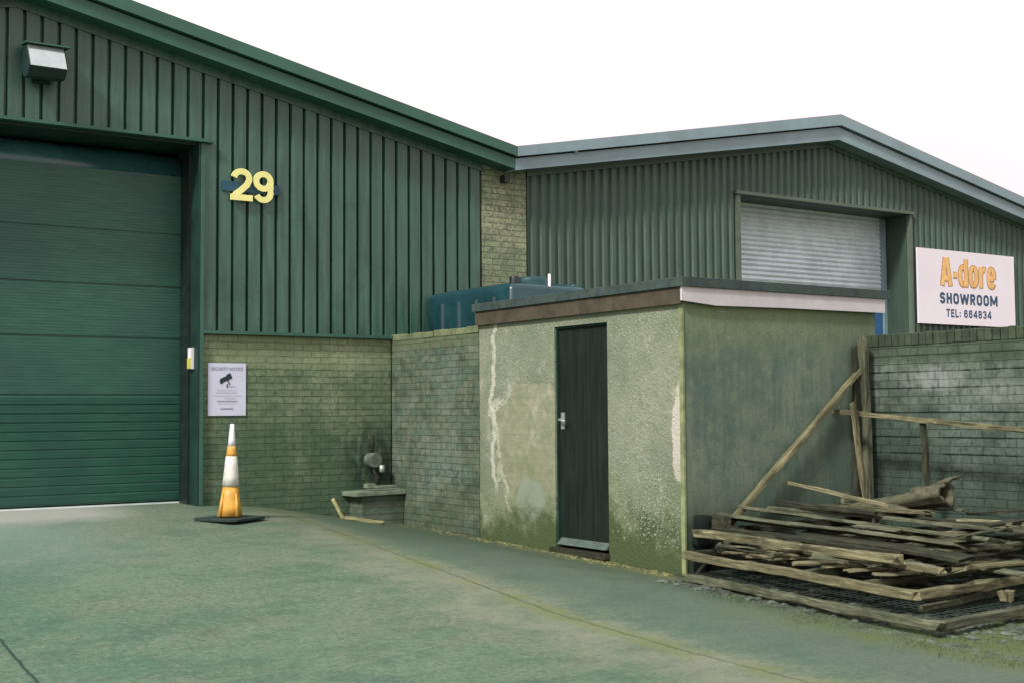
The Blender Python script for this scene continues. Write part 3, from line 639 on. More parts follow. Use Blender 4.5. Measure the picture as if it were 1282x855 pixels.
# ------------------------------------------------------------------ yard walls
W = MB().box(7.43, 7.655, 11.58, 13.49, -.3, 2.285).build('wall_face', M['brick_w'], None)
bpy.data.objects.remove(W)
WT = thing('yard_wall', (7.54, 12.5, .1), 'short weathered brick yard wall between the shed and the green unit', 'wall')
MB().box(7.43, 7.655, 11.58, 13.49, -.3, 2.285).build('brickwork', M['brick_w'], WT)
def coping(x0, x1, y0, y1, z0, z1, root, mat, step=.078, seed=1):
    r = random.Random(seed); m = MB(); y = y0
    while y < y1-.01:
        e = min(y+step-.008, y1); j = r.uniform(-.006, .006); t = r.uniform(-.008, .006)
        m.box(x0+j, x1+j, y, e, z0, z1+t); y += step
    m.build('coping', mat, root, bevel=.006, seg=1)
M['cop_w'] = m_plain('mossy_coping_brick', (.14, .165, .085), .9, .4, 5, bump=.8, dirt=(.055, .075, .03), dirt_amt=.7)
M['cop_b'] = m_plain('dark_mossy_coping', (.042, .064, .036), .9, .5, 7, bump=.8, dirt=(.025, .04, .02), dirt_amt=.8)
coping(7.424, 7.665, 11.583, 13.48, 2.287, 2.362, WT, M['cop_w'], .235)
WB = thing('yard_wall', (9.88, 6.0, .1), 'long algae stained brick wall behind the timber pile, below the showroom sign', 'wall')
MB().box(9.772, 9.997, 1.5, 8.33, -.3, 2.035).build('brickwork', M['brick_b'], WB)
coping(9.767, 10.0, 1.5, 8.33, 2.037, 2.148, WB, M['cop_b'], .078, 5)

# ------------------------------------------------------------------ shed
SH = thing('shed', (8.6, 9.9, .1), 'flat roofed rendered brick outhouse with dark green door, standing mid yard', 'shed')
x0, x1, y0, y1 = 7.43, 9.90, 8.35, 11.57
# front wall with a doorway, other walls
m = MB(); dy0, dy1, dz0, dz1 = 9.385, 10.215, .155, 2.268
m.box(x0, x0+.2, y0, dy0, -.2, 2.52).box(x0, x0+.2, dy1, y1, -.2, 2.52).box(x0, x0+.2, dy0+.0001, dy1-.0001, dz1, 2.52).box(x0, x0+.2, dy0+.0001, dy1-.0001, -.2, .09)
bm_ = m.build('front_wall', M['render_front'], SH)
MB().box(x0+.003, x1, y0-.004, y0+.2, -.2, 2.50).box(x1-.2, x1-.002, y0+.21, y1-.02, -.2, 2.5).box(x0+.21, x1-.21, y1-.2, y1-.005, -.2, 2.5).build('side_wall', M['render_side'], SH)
M['pebble'] = m_plain('pale_pebble', (.30, .33, .26), .8, .45, 40.)
pr_ = random.Random(21); pm = MB()
cl = [(pr_.uniform(8.5, 9.35), pr_.uniform(.45, 2.0), pr_.uniform(.08, .24)) for _ in range(26)] + [(pr_.uniform(10.3, 11.2), pr_.uniform(1.6, 2.15), pr_.uniform(.06, .14)) for _ in range(9)]
for _ in range(3400):
    cy, cz, cr = pr_.choice(cl); py = cy+pr_.gauss(0, cr); pz = cz+pr_.gauss(0, cr)
    if not (8.42 < py < 9.37 or 10.24 < py < 11.5) or not .25 < pz < 2.32: continue
    q = pr_.uniform(.003, .0100); a = pr_.uniform(0, 6)
    pts_ = [(x0-q*.75, py, pz)] + [(x0+.002, py+q*math.cos(a+t*1.2566)*pr_.uniform(.8, 1.3), pz+q*math.sin(a+t*1.2566)*pr_.uniform(.8, 1.3)) for t in range(5)]
    pm.add(pts_, [(0, 1+t, 1+(t+1) % 5) for t in range(5)])
tag(pm.build('pebbledash', M['pebble'], SH), kind='stuff')
M['bead'] = m_plain('yellowed_corner_bead', (.21, .245, .115), .8, .35, 9, dirt=(.09, .12, .05), dirt_amt=.7)
MB().box(x0-.008, x0+.012, y0-.012, y0+.035, .03, 2.36).build('corner_bead', M['bead'], SH)
# roof: felted slab with drip edge, boards
m = MB().box(x0-.05, x1+.13, y0-.06, y1+.03, 2.522, 2.572); m.build('roof', M['felt'], SH, bevel=.012)
MB().box(x0-.065, x1+.145, y0-.075, y0-.058, 2.505, 2.59).box(x0-.068, x0-.051, y0-.055, y1+.04, 2.505, 2.588).build('roof_edge', M['felt'], SH, bevel=.004)
MB().box(x0-.045, x0-.008, y0-.03, y1, 2.36, 2.52).build('fascia_board', M['brown_board'], SH)
fb = MB(); fb.prism([(x0-.045, y0-.055, 2.385), (x0+.35, y0-.055, 2.355), (x0+1.2, y0-.055, 2.367), (x1+.09, y0-.055, 2.372), (x1+.09, y0-.055, 2.52), (x0-.045, y0-.055, 2.52)], (0, .022, 0))
tag(fb.build('fascia_board', M['white_board'], SH), 'pale weathered fascia board')
dr = MB().box(x0+.045, x0+.085, dy0+.022, dy1-.022, dz0+.02, dz1-.02)
door = dr.build('door', M['door'], SH)
MB().box(x0+.02, x0+.12, dy0+.0005, dy0+.021, .1, dz1-.001).box(x0+.02, x0+.12, dy1-.021, dy1-.0005, .1, dz1-.001).box(x0+.02, x0+.12, dy0+.0215, dy1-.0215, dz1-.019, dz1-.001).build('door_frame', M['dark_green'], SH)
h = MB().box(x0+.030, x0+.0402, dy1-.115, dy1-.06, 1.28, 1.44)
h.tube([(x0+.03, dy1-.088, 1.37), (x0-.02, dy1-.088, 1.37)], .012, 10); h.tube([(x0-.018, dy1-.088, 1.37), (x0-.02, dy1-.19, 1.355)], .011, 10)
h.build('handle', M['handle'], door)
MB().prism([(x0-.02, dy0+.03, dz0+.02), (x0+.039, dy0+.03, dz0+.02), (x0+.039, dy0+.03, dz0+.08)], (0, .76, 0)).build('weather_bar', M['sill'], door)
MB().box(x0-.06, x0+.15, dy0-.01, dy1+.03, .092, dz0-.012).build('threshold', M['wood_dark'], SH)

# ------------------------------------------------------------------ oil tank
TX0, TX1, TY0, TY1 = 7.90, 8.98, 11.66, 13.47
TK = thing('oil_tank', (8.4, 12.5, .3), 'blue green ribbed plastic oil tank standing behind the yard wall', 'tank')
def tank_ring(inset, z):
    r = .06; pts = []
    x0_, x1_, y0_, y1_ = TX0+inset, TX1-inset, TY0+inset, TY1-inset
    for cx, cy, a in ((x1_-r, y1_-r, 0), (x0_+r, y1_-r, 90), (x0_+r, y0_+r, 180), (x1_-r, y0_+r, 270)):
        for k in range(6): pts.append((cx+r*math.cos(rad(a+k*18)), cy+r*math.sin(rad(a+k*18)), z))
    return pts
rings = [tank_ring(.05, 1.32), tank_ring(0, 1.40), tank_ring(0, 2.79), tank_ring(.012, 2.825), tank_ring(.04, 2.85), tank_ring(.16, 2.885), tank_ring(.36, 2.90)]
m = MB(); nr_ = len(rings[0])
m.add([p for r_ in rings for p in r_], [(i*nr_+k, i*nr_+(k+1) % nr_, (i+1)*nr_+(k+1) % nr_, (i+1)*nr_+k) for i in range(len(rings)-1) for k in range(nr_)] + [list(range(nr_))[::-1], [(len(rings)-1)*nr_+k for k in range(nr_)]], True)
for k in range(4):
    yk = TY0+.30+k*.37
    m.prism([(TX0+.02, yk-.02, 1.42), (TX0-.028, yk+.02, 1.42), (TX0-.028, yk+.20, 1.42), (TX0+.02, yk+.24, 1.42)], (0, 0, 1.30))
m.build('tank_body', M['tank'], TK)
m = MB().lathe((8.42, 12.0, 2.89), [(.0, .07), (.17, .07), (.20, .05), (.20, 0), (.22, 0), (.22, -.02)], 32); m.build('inspection_lid', M['tank_dark'], TK)
MB().lathe((8.03, 11.78, 2.84), [(0, .10), (.05, .10), (.055, .085), (.055, 0)], 20).build('filler_cap', M['black'], TK)
MB().lathe((8.86, 11.80, 2.82), [(0, .07), (.04, .07), (.045, .05), (.045, 0)], 20).build('filler_cap', M['tank_dark'], TK)
MB().tube([(8.45, 11.70, 2.62), (8.45, 11.70, 2.98)], .016, 10).build('vent_pipe', M['white'], TK)
m = MB()
for yk in (11.9, 12.5, 13.1): m.box(TX0+.05, TX1-.05, yk-.11, yk+.11, .1, 1.315)
m.build('support_pier', M['concrete'], TK)

# ------------------------------------------------------------------ cone
gx, gy = 4.985, 12.42; gz = ground_z(gx, gy)
CN = thing('traffic_cone', (gx, gy, gz), 'tall orange traffic cone with scuffed white sleeve, standing below the camera notice', 'traffic cone')
m = MB(); b_ = [(-.27, -.22), (-.22, -.27), (.22, -.27), (.27, -.22), (.27, .22), (.22, .27), (-.22, .27), (-.27, .22)]
ca, sa = math.cos(.5), math.sin(.5)
m.prism([(gx+a*ca-b*sa, gy+a*sa+b*ca, gz+.005) for a, b in b_], (0, 0, .026)); m.build('base', M['rubber'], CN, bevel=.006)
lean = lambda h: (gx+.022*h, gy, gz+h)
def cseg(h0, h1, r0, r1, n=1):
    m = MB(); m.tube([lean(h0+(h1-h0)*i/3) for i in range(4)], [r0+(r1-r0)*i/3 for i in range(4)], 28); return m
m = cseg(.041, .34, .118, .078)
for k in range(4):
    a = k*math.pi/2+.25; m.tube([(gx+.125*math.cos(a), gy+.125*math.sin(a), gz+.042), (gx+.094*math.cos(a)+.006, gy+.094*math.sin(a), gz+.27)], [.024, .010], 4)
m.build('cone_foot', M['orange'], CN)
cseg(.34, .64, .086, .056).build('reflective_sleeve', M['sleeve'], CN)
cseg(.64, .74, .053, .042).build('cone_body', M['orange'], CN)
m = cseg(.74, .965, .040, .019); m.build('cone_tip', M['white'], CN)

# ------------------------------------------------------------------ brick plinth with slab, meter and offcut
PL = thing('brick_stand', (7.05, 13.3, .2), 'low brick stand with pale concrete slab in the corner by the yard wall', 'plinth')
MB().box(6.88, 7.42, 13.20, 13.51, -.1, .50).build('brickwork', M['brick_w'], PL)
MB().prism([(6.78, 13.15, .50), (7.425, 13.15, .51), (7.425, 13.515, .515), (6.78, 13.515, .50)], (0, 0, .052)).build('slab', M['concrete'], PL, bevel=.008)
MT = thing('meter', (7.16, 13.42, .60), 'small round pipe fitting fixed to the brick above the concrete slab', 'meter')
m = MB(); m.tube([(7.14, 13.50, .90), (7.14, 13.36, .90)], [.085, .085], 24); m.build('dial', M['rust'], MT, bevel=.006)
MB().tube([(7.14, 13.42, .83), (7.17, 13.42, .74), (7.20, 13.42, .70), (7.20, 13.42, .60)], .022, 12).build('pipe', M['wood_dark'], MT); MB().tube([(7.14, 13.44, .985), (7.14, 13.44, 1.18)], .020, 12).build('pipe', M['wood_dark'], MT)
MB().lathe((7.225, 13.36, .80), [(.0, .045), (.03, .04), (.035, .0), (.03, -.04), (0, -.045)], 16).build('valve', M['handle'], MT)
MB().box(6.95, 7.05, 13.2, 13.3, .592, .64).box(7.05, 7.30, 13.16, 13.26, .592, .615).build('fragment', M['concrete'], MT)

# ------------------------------------------------------------------ timber
WOODN = [0]
def beam_mesh(name, length, w, h, seed, bend=.0, taper=1., split=False):
    r = random.Random(seed); nseg = max(4, int(length/.16)); ch = min(w, h)*.12
    sec = [(-w/2+ch, -h/2), (w/2-ch, -h/2), (w/2, -h/2+ch), (w/2, h/2-ch), (w/2-ch, h/2), (-w/2+ch, h/2), (-w/2, h/2-ch), (-w/2, -h/2+ch)]
    vs = []; fs = []; amp = min(.005, .09*min(w, h))
    wn = [r.uniform(.90, 1.05) for _ in range(nseg+1)]
    ph = r.uniform(0, 6)
    for i in range(nseg+1):
        t = i/nseg; x = (t-.5)*length; k = (1+(taper-1)*t)*wn[i]
        oz_ = bend*math.sin(math.pi*t)*-1 + .003*math.sin(9*t+ph); oy_ = .004*math.sin(7*t+ph)
        for y, z in sec:
            vs.append((x + (r.uniform(-.03, .03) if i in (0, nseg) else 0), y*k+oy_+r.uniform(-amp, amp), z*k+oz_+r.uniform(-amp, amp)))
    for i in range(nseg):
        for k in range(8): fs.append((i*8+k, i*8+(k+1) % 8, (i+1)*8+(k+1) % 8, (i+1)*8+k))
    fs += [tuple(range(8))[::-1], tuple(nseg*8+k for k in range(8))]
    me = bpy.data.meshes.new(name); me.from_pydata(vs, [], fs)
    bm = bmesh.new(); bm.from_mesh(me); bmesh.ops.recalc_face_normals(bm, faces=bm.faces); bm.to_mesh(me); bm.free()
    return me
def beam(name, p0, p1, w, h, mat, parent=None, roll=0., bend=0., taper=1.):
    """squared timber from p0 to p1 (centre line); w across, h up"""
    WOODN[0] += 1
    if max(w, h) < .1 and min(w, h) > .045: w *= .86; h *= .86
    p0, p1 = Vector(p0), Vector(p1); d = p1-p0; L_ = d.length; d.normalize()
    up = Vector((0, 0, 1)) if abs(d.z) < .9 else Vector((0, 1, 0))
    s_ = up.cross(d).normalized(); u_ = d.cross(s_)
    if roll: q = Matrix.Rotation(rad(roll), 3, d); s_ = q @ s_; u_ = q @ u_
    me = beam_mesh(name, L_, w, h, WOODN[0], bend, taper); me.materials.append(mat)
    ob = bpy.data.objects.new(name, me); C.objects.link(ob)
    mtx = Matrix((d, s_, u_)).transposed().to_4x4(); mtx.translation = (p0+p1)/2
    if parent is not None:
        ob.parent = parent; mtx.translation = (p0+p1)/2 - Vector(parent['_abs'])
    ob.matrix_local = mtx
    if parent is None: ob.matrix_world = mtx
    ob['_abs'] = tuple((p0+p1)/2)
    return ob
G = 'loose timbers of the pile'
def plank(name, p0, p1, w, h, mat, label, cat='plank', **k):
    o = beam(name, p0, p1, w, h, M[mat], None, **k); return tag(o, label, cat, G)

def wire(mb, A_, B_, C_, D_, step, r=.0028):
    """wire mesh over a quad A-B-C-D"""
    A_, B_, C_, D_ = map(Vector, (A_, B_, C_, D_))
    n1 = int((B_-A_).length/step); n2 = int((D_-A_).length/step)
    for i in range(1, n1):
        t = i/n1; mb.tube([A_.lerp(B_, t), D_.lerp(C_, t)], r, 4)
    for i in range(1, n2):
        t = i/n2; mb.tube([A_.lerp(D_, t), B_.lerp(C_, t)], r, 4)
def frame(label, a, b, c, d, w, h, mat, mesh=True, cross=()):
    a, b, c, d = map(Vector, (a, b, c, d)); base = (a+b+c+d)/4
    t = thing('timber_hurdle', (base.x, base.y, base.z-h/2), label, 'hurdle', 'timber frames stacked in the pile')
    e1 = (b-a).normalized()*w/2; e2 = (c-b).normalized()*w/2
    beam('rail', a-e1*.6, b+e1*.8, w, h, mat, t)
    beam('rail', b+e2*1.15, c, w, h, mat, t)
    beam('rail', d+e1*0, c-(c-d).normalized()*0-e2*0, w, h, M['wood_dark'], t) if False else beam('rail', d+e1*1.2, c-e1*1.2, w, h, M['wood_dark'], t)
    beam('rail', a+e2*1.2, d, w, h, M['wood_dark'], t)
    for f_ in cross:
        beam('cross_rail', a.lerp(b, f_)+e2*1.15, d.lerp(c, f_)-e2*1.15, w*.8, h*.8, M['wood_grey'], t)
    if mesh:
        m = MB(); z_ = Vector((0, 0, h/2+.004))
        wire(m, a+z_, b+z_, c+z_, d+z_, .075); m.build('wire_mesh', M['wire'], t)
    return t
frame('lowest wired timber frame of the pile, lying on the gravel', (7.19, 8.02, .085), (6.86, 5.34, .075), (9.35, 5.50, .075), (9.62, 8.15, .085), .075, .07, M['wood_grey'], cross=(.45,))
frame('upper open timber frame, resting above the wired lowest frame', (7.20, 8.05, .262), (6.87, 5.52, .250), (9.38, 5.66, .25), (9.62, 8.17, .262), .075, .075, M['wood_warm'], mesh=False, cross=(.28, .55, .8))
# bearers between the frames
plank('timber_offcut', (7.45, 5.62, .160), (7.62, 7.9, .175), .07, .085, 'wood_dark', 'dark bearer wedged between the two stacked frames near their left edge')
plank('timber_offcut', (8.9, 5.62, .160), (9.05, 7.9, .175), .07, .085, 'wood_dark', 'dark bearer wedged between the two stacked frames near the brick wall')
plank('timber_block', (7.78, 5.51, .165), (7.88, 5.515, .165), .07, .085, 'wood_pale', 'pale square block under the right side of the upper frame', 'block')
plank('timber_rail', (7.05, 5.60, .135), (8.0, 5.72, .155), .05, .045, 'wood_grey', 'thin grey rail between the frames by the near corner')
# third layer
plank('timber_rail', (7.40, 8.17, .425), (7.14, 5.86, .425), .085, .075, 'wood_warm', 'long tan rail with a knot, topmost along the front of the pile')
plank('timber_rail', (7.32, 6.55, .375), (7.18, 5.55, .385), .07, .05, 'wood_pale', 'short splintered rail beside the near end of the long tan rail')
plank('timber_rail', (7.62, 8.05, .36), (7.34, 5.75, .37), .07, .05, 'wood_grey', 'grey rail just behind the long tan rail')
plank('timber_bearer', (7.25, 7.72, .342), (9.3, 7.85, .352), .07, .075, 'wood_dark', 'dark bearer across the upper frame near the shed')
plank('timber_bearer', (7.22, 5.98, .342), (9.2, 6.1, .342), .07, .075, 'wood_dark', 'dark bearer across the upper frame near the pile corner')
rr = random.Random(3)
for k in range(7):
    yk = 7.55-k*.27
    lab = ['first', 'second', 'third', 'fourth', 'fifth', 'sixth', 'seventh'][k]
    plank('slat', (7.19+.015*k*-1+.02, yk+.10, .315), (7.60-.02*k, yk-.16+rr.uniform(-.05, .05), .325), .085, .018, 'wood_warm' if k % 2 == 0 else 'wood_pale', lab+' broken slat from the shed, lying under the long tan rail', 'slat', roll=rr.uniform(-9, 9))
for k in range(5):
    yk = 5.75+k*.37; lab = ['nearest', 'second', 'third', 'fourth', 'farthest'][k]
    plank('slat', (7.35, yk, .318), (8.75, yk+rr.uniform(-.12, .12), .322), .07, .016, 'wood_dark' if k % 2 else 'wood_grey', lab+' of five thin slats crossing the top of the upper frame', 'slat', roll=rr.uniform(-6, 6))
for k in range(70):                      # jumble of thin broken slats, alike and uncountable at a glance but each its own object
    x_ = rr.uniform(7.15, 9.2); y_ = rr.uniform(5.5, 8.0); a_ = rr.choice([rr.gauss(1.6, .35), rr.gauss(.1, .3)]); l_ = rr.uniform(.25, .8)
    z_ = .325+rr.uniform(0, .05) if k < 18 or k >= 38 else (.13+rr.uniform(0, .03) if k < 24 else .48+.05*(x_-7.4)+rr.uniform(.02, .06))
    if 24 <= k < 38: x_ = rr.uniform(7.7, 9.2)
    dx, dy = math.cos(a_)*l_/2, math.sin(a_)*l_/2
    if x_-abs(dx) < 7.12: x_ = 7.12+abs(dx)
    o = plank('broken_slat', (x_-dx, y_-dy, z_), (x_+dx, y_+dy, z_+rr.uniform(-.01, .03)), rr.uniform(.03, .07) if k < 38 else rr.uniform(.09, .13), rr.uniform(.012, .022), rr.choice(['wood_grey', 'wood_warm', 'wood_dark', 'wood_grey']), 'thin broken slat lying jumbled among the stacked frames and boards', 'broken slat', roll=rr.uniform(-15, 15))
    o['group'] = 'jumbled broken slats in the pile'
# upper broad boards
plank('board', (7.78, 8.20, .54), (7.66, 5.75, .50), .20, .03, 'wood_grey', 'broad grey board across the middle of the pile', 'board', roll=-14)
plank('board', (8.05, 8.25, .60), (7.84, 5.60, .53), .18, .03, 'wood_grey', 'broad grey green board behind the middle board, reaching right', 'board', roll=-10)
plank('board', (7.70, 7.25, .47), (7.46, 5.55, .44), .14, .03, 'wood_dark', 'dark board sloping beneath the broad grey boards', 'board', roll=8)
plank('board', (8.40, 8.25, .585), (8.35, 5.45, .555), .22, .03, 'wood_grey', 'wide mossy board lying behind the other boards', 'board', roll=-6)
plank('board', (8.85, 8.2, .55), (8.80, 5.4, .52), .2, .03, 'wood_dark', 'dark board lying in front of the leaning hurdle', 'board')
plank('timber_rail', (7.62, 8.28, .50), (7.60, 8.0, .50), .07, .14, 'wood_dark', 'dark upright block end at the shed side of the boards', 'block')
plank('board', (7.62, 8.22, .455), (7.50, 6.1, .43), .10, .028, 'wood_dark', 'narrow dark board below the broad grey boards', 'board', roll=5)
plank('board', (7.55, 5.85, .455), (9.2, 5.75, .50), .16, .03, 'wood_grey', 'grey board running towards the brick wall at the near end', 'board')
plank('board', (7.75, 6.25, .50), (9.3, 6.15, .545), .12, .03, 'wood_warm', 'tan board running to the brick wall beside the grey one', 'board')
plank('timber_bearer', (7.6, 7.0, .415), (9.3, 7.1, .43), .08, .08, 'wood_dark', 'dark bearer under the middle of the broad boards')
plank('timber_bearer', (7.6, 6.2, .40), (9.3, 6.35, .42), .08, .08, 'wood_dark', 'dark bearer under the right end of the broad boards')
plank('timber_bearer', (7.75, 8.0, .44), (9.4, 8.05, .44), .08, .08, 'wood_dark', 'dark bearer under the boards against the shed')
plank('plank', (8.33, 8.12, .64), (8.22, 6.95, .625), .09, .035, 'wood_dark', 'short dark plank on top of the boards beside the shed')
plank('plank', (8.75, 8.05, .60), (8.60, 6.75, .62), .10, .03, 'wood_warm', 'tan plank crossing below the foot of the stake')
plank('plank', (9.15, 8.0, .585), (8.75, 7.0, .60), .12, .03, 'wood_grey', 'short grey plank behind the tan plank')
plank('timber_block', (8.95, 7.93, .62), (8.97, 7.93, .70), .09, .06, 'wood_grey', 'small upright block beside the foot of the stake', 'block')
plank('lath', (8.60, 8.28, .80), (8.60, 7.18, .655), .035, .03, 'wood_pale', 'pale thin lath slanting down from the shed wall', 'lath')
plank('lath', (9.62, 7.35, .47), (9.62, 5.0, .49), .03, .03, 'wood_pale', 'long pale lath low against the brick wall', 'lath')
plank('lath', (8.45, 6.35, .60), (8.50, 5.6, .60), .03, .025, 'wood_pale', 'short pale lath lying on the mossy board', 'lath')
# leaning things
plank('timber_beam', (9.60, 8.27, 1.83), (7.78, 8.22, .44), .07, .055, 'wood_warm', 'long beam leaning diagonally up the shed wall to the corner post', 'beam')
plank('metal_strip', (7.62, 8.12, .33), (7.30, 8.10, .07), .03, .012, 'wood_grey', 'thin grey strip poking from under the pile at the shed corner', 'strip')
plank('corner_upright', (9.66, 8.24, .10), (9.60, 8.24, 2.12), .09, .08, 'wood_grey', 'tall grey post upright in the corner of shed and brick wall', 'post')
plank('corner_upright', (9.52, 8.29, .10), (9.54, 8.29, 2.02), .04, .05, 'wood_dark', 'thin dark strip added as the shaded gap beside the tall corner post', 'dark strip')  # dark strip added to stand in for the shaded gap left of the post
plank('stake', (9.33, 8.00, .50), (9.18, 8.02, 1.52), .06, .05, 'wood_warm', 'tan stake leaning left in front of the corner post', 'stake')
H = thing('hurdle', (9.3, 7.0, .45), 'leaning timber hurdle with one long top rail before the brick wall', 'fence', 'broken hurdle')
del H['group']
beam('top_rail', (9.30, 8.33, 1.435), (9.30, 5.2, 1.215), .06, .05, M['wood_warm'], H, bend=.02)
beam('post', (9.30, 7.30, .47), (9.33, 7.36, 1.335), .055, .05, M['wood_dark'], H)
beam('post', (9.30, 6.12, .47), (9.33, 6.10, 1.25), .055, .05, M['wood_dark'], H)
# gnarled branch with hooked end
def gnarl(pts, rs, name, mat, root=None, seed=1):
    r = random.Random(seed); P_ = []; R_ = []
    for i in range(len(pts)-1):
        for k in range(4):
            t = k/4; P_.append(Vector(pts[i]).lerp(Vector(pts[i+1]), t)); R_.append((rs[i]+(rs[i+1]-rs[i])*t)*r.uniform(.85, 1.15))
    P_.append(Vector(pts[-1])); R_.append(rs[-1])
    for i in range(1, len(P_)-1): P_[i] = (P_[i-1]+P_[i]*2+P_[i+1])/4
    m = MB(); m.tube(P_, R_, 11); 
    for v in m.v: v += Vector((r.uniform(-1, 1), r.uniform(-1, 1), r.uniform(-1, 1)))*.007
    return m
def log_ring(c, ax, r, seed, n=22):
    ax = Vector(ax).normalized(); s_ = ax.cross(Vector((0, 0, 1))).normalized(); u_ = s_.cross(ax)
    q = random.Random(seed); out = []
    for k in range(n):
        a = 2*math.pi*k/n; w_ = 1+.16*math.sin(3*a+1)+.09*math.sin(7*a+2)+q.uniform(-.05, .05)
        out.append(Vector(c) + (math.cos(a)*s_*1.0 + math.sin(a)*u_*.9)*r*w_)
    return out
spine = [((9.0, 7.95, .575), .03), ((9.0, 7.80, .59), .05), ((9.01, 7.62, .61), .065), ((9.0, 7.45, .63), .072), ((9.02, 7.28, .665), .08), ((9.0, 7.12, .70), .09), ((9.01, 6.98, .73), .098), ((9.0, 6.88, .745), .110)]
R_ = [log_ring(c_, (0, -1, .22), r_, 5) for c_, r_ in spine]
R_ += [[p + (Vector(spine[-1][0])-p)*f_ + Vector((0, d_, 0)) for p in R_[7]] for f_, d_ in ((.16, -.006), (.34, .0), (.42, .12), (.5, .32))]
jr = random.Random(8)
R_ = [[p + Vector((jr.uniform(-1, 1), jr.uniform(-1, 1), jr.uniform(-1, 1)))*.007 for p in r_] for r_ in R_]
m = MB(); n_ = 22
m.add([p for r_ in R_ for p in r_], [(i*n_+k, i*n_+(k+1) % n_, (i+1)*n_+(k+1) % n_, (i+1)*n_+k) for i in range(len(R_)-1) for k in range(n_)] + [list(range(n_))[::-1], [(len(R_)-1)*n_+k for k in range(n_)]], True)
for pts_, rs_, sd_ in (([(9.0, 7.05, .76), (9.01, 6.93, .84), (9.02, 6.84, .87), (9.03, 6.76, .90)], [.035, .022, .014, .006], 4), ([(8.97, 7.5, .62), (8.90, 7.3, .585), (8.86, 7.05, .585)], [.05, .04, .015], 5)):
    b_2 = gnarl(pts_, rs_, 'b', None, seed=sd_); m.add(b_2.v, b_2.f, True)
tag(m.build('log', M['bark'], None, origin=(9.0, 7.4, .57)), 'rough hollow log with a dark open end, lying on the boards', 'log')
# black drum/pipe at the shed corner
PP = thing('waste_pipe', (7.56, 8.25, .05), 'black plastic pipe standing at the foot of the shed corner', 'pipe')
MB().tube([(7.53, 8.24, .03), (7.53, 8.24, .50), (7.53, 8.24, .56)], [.075, .075, .072], 20).build('pipe_body', M['black_matt'], PP)
MB().tube([(7.53, 8.24, .30), (7.53, 8.24, .36)], .088, 20).build('collar', M['black_matt'], PP)
# offcut by the plinth
plank('offcut', (6.60, 13.36, ground_z(6.6, 13.3)+.20), (6.68, 13.28, ground_z(6.68, 13.28)+.01), .04, .035, 'wood_bright', 'pale stick leaning beside the brick stand', 'stick')
bpy.data.objects['offcut']['group'] = 'pale sticks by the brick stand'
o = plank('offcut', (6.69, 13.26, ground_z(6.69, 13.26)+.02), (7.02, 12.98, ground_z(7.0, 13.0)+.015), .045, .035, 'wood_bright', 'pale stick lying flat on the ground before the brick stand', 'stick')
o['group'] = 'pale sticks by the brick stand'

# ------------------------------------------------------------------ loose stuff on the ground
def scatter(name, label, cat, mat, fn, n, smin, smax, flat=.6, seed=1):
    r = random.Random(seed); m = MB()
    for _ in range(n):
        x, y = fn(r); z = ground_z(x, y); s_ = r.uniform(smin, smax)*r.uniform(.5, 1)
        a = r.uniform(0, 6.3); pts = []
        for dz, k in ((-.3, .8), (.15, 1.), (.6, .5)):
            for q in range(5):
                t = a+q*1.2566+dz; pts.append((x+s_*k*math.cos(t)*r.uniform(.7, 1.2), y+s_*k*math.sin(t)*r.uniform(.7, 1.2), z+s_*dz*flat+r.uniform(0, .15)*s_))
        fs = [(j*5+q, j*5+(q+1) % 5, (j+1)*5+(q+1) % 5, (j+1)*5+q) for j in range(2) for q in range(5)] + [tuple(10+q for q in range(5))]
        m.add(pts, fs)
    return tag(m.build(name, mat), label, cat, kind='stuff')
def near_front(r):       # spill line before the pile
    t = r.random(); y = 8.1-t*3.6; x = 7.10-.125*(8.1-y)+r.gauss(.0, .06)
    return x, y
def under_pile(r): return r.uniform(6.95, 9.6), r.uniform(5.0, 8.2)
scatter('gravel', 'loose stones and slate chips spilling from under the timber pile', 'gravel', M['stone'], near_front, 1100, .005, .017, seed=2)
scatter('rubble', 'slate and stone rubble lying inside the timber frames', 'rubble', M['stone'], under_pile, 1500, .015, .06, seed=3)
def wall_foot(r):
    y = r.uniform(8.4, 13.0); return 7.40-abs(r.gauss(0, .09)), y
scatter('leaf_litter', 'small debris and leaves along the foot of the shed and wall', 'leaf litter', M['leaf'], wall_foot, 900, .006, .026, .4, seed=4)
def yard(r):
    return r.uniform(1.6, 7.0), r.uniform(4.0, 12.5)
scatter('grit', 'scattered grit over the yard concrete', 'grit', M['stone'], yard, 700, .003, .009, .6, seed=6)
def grass(name, label, fn, n, hmin, hmax, seed):
    r = random.Random(seed); m = MB()
    for _ in range(n):
        x, y = fn(r); z = ground_z(x, y)-.003; h_ = r.uniform(hmin, hmax); a = r.uniform(0, 6.3); lx, ly = math.cos(a), math.sin(a); w_ = .0025
        q = r.uniform(.2, .8)*h_
        m.add([(x-ly*w_, y+lx*w_, z), (x+ly*w_, y-lx*w_, z), (x+lx*q*.4, y+ly*q*.4, z+h_*.6), (x+lx*q, y+ly*q, z+h_)], [(0, 1, 2), (0, 2, 3)])
    return tag(m.build(name, M['grassblade']), label, 'grass', kind='stuff')
def gfront(r):
    cl = [(6.75, 6.3), (6.6, 5.2), (6.9, 5.0), (6.5, 4.7), (7.2, 5.0), (7.6, 5.1), (6.9, 7.2), (8.0, 5.0)]
    c_ = r.choice(cl); return c_[0]+r.gauss(0, .10), c_[1]+r.gauss(0, .22)
grass('grass', 'sparse short grass and moss at the near edge of the timber pile', gfront, 2600, .008, .035, 8)
def gwall(r):
    c_ = r.choice([(7.38, 8.4), (7.39, 9.2), (7.38, 10.5), (7.38, 11.3)]); return c_[0]-abs(r.gauss(0, .04)), c_[1]+r.gauss(0, .2)
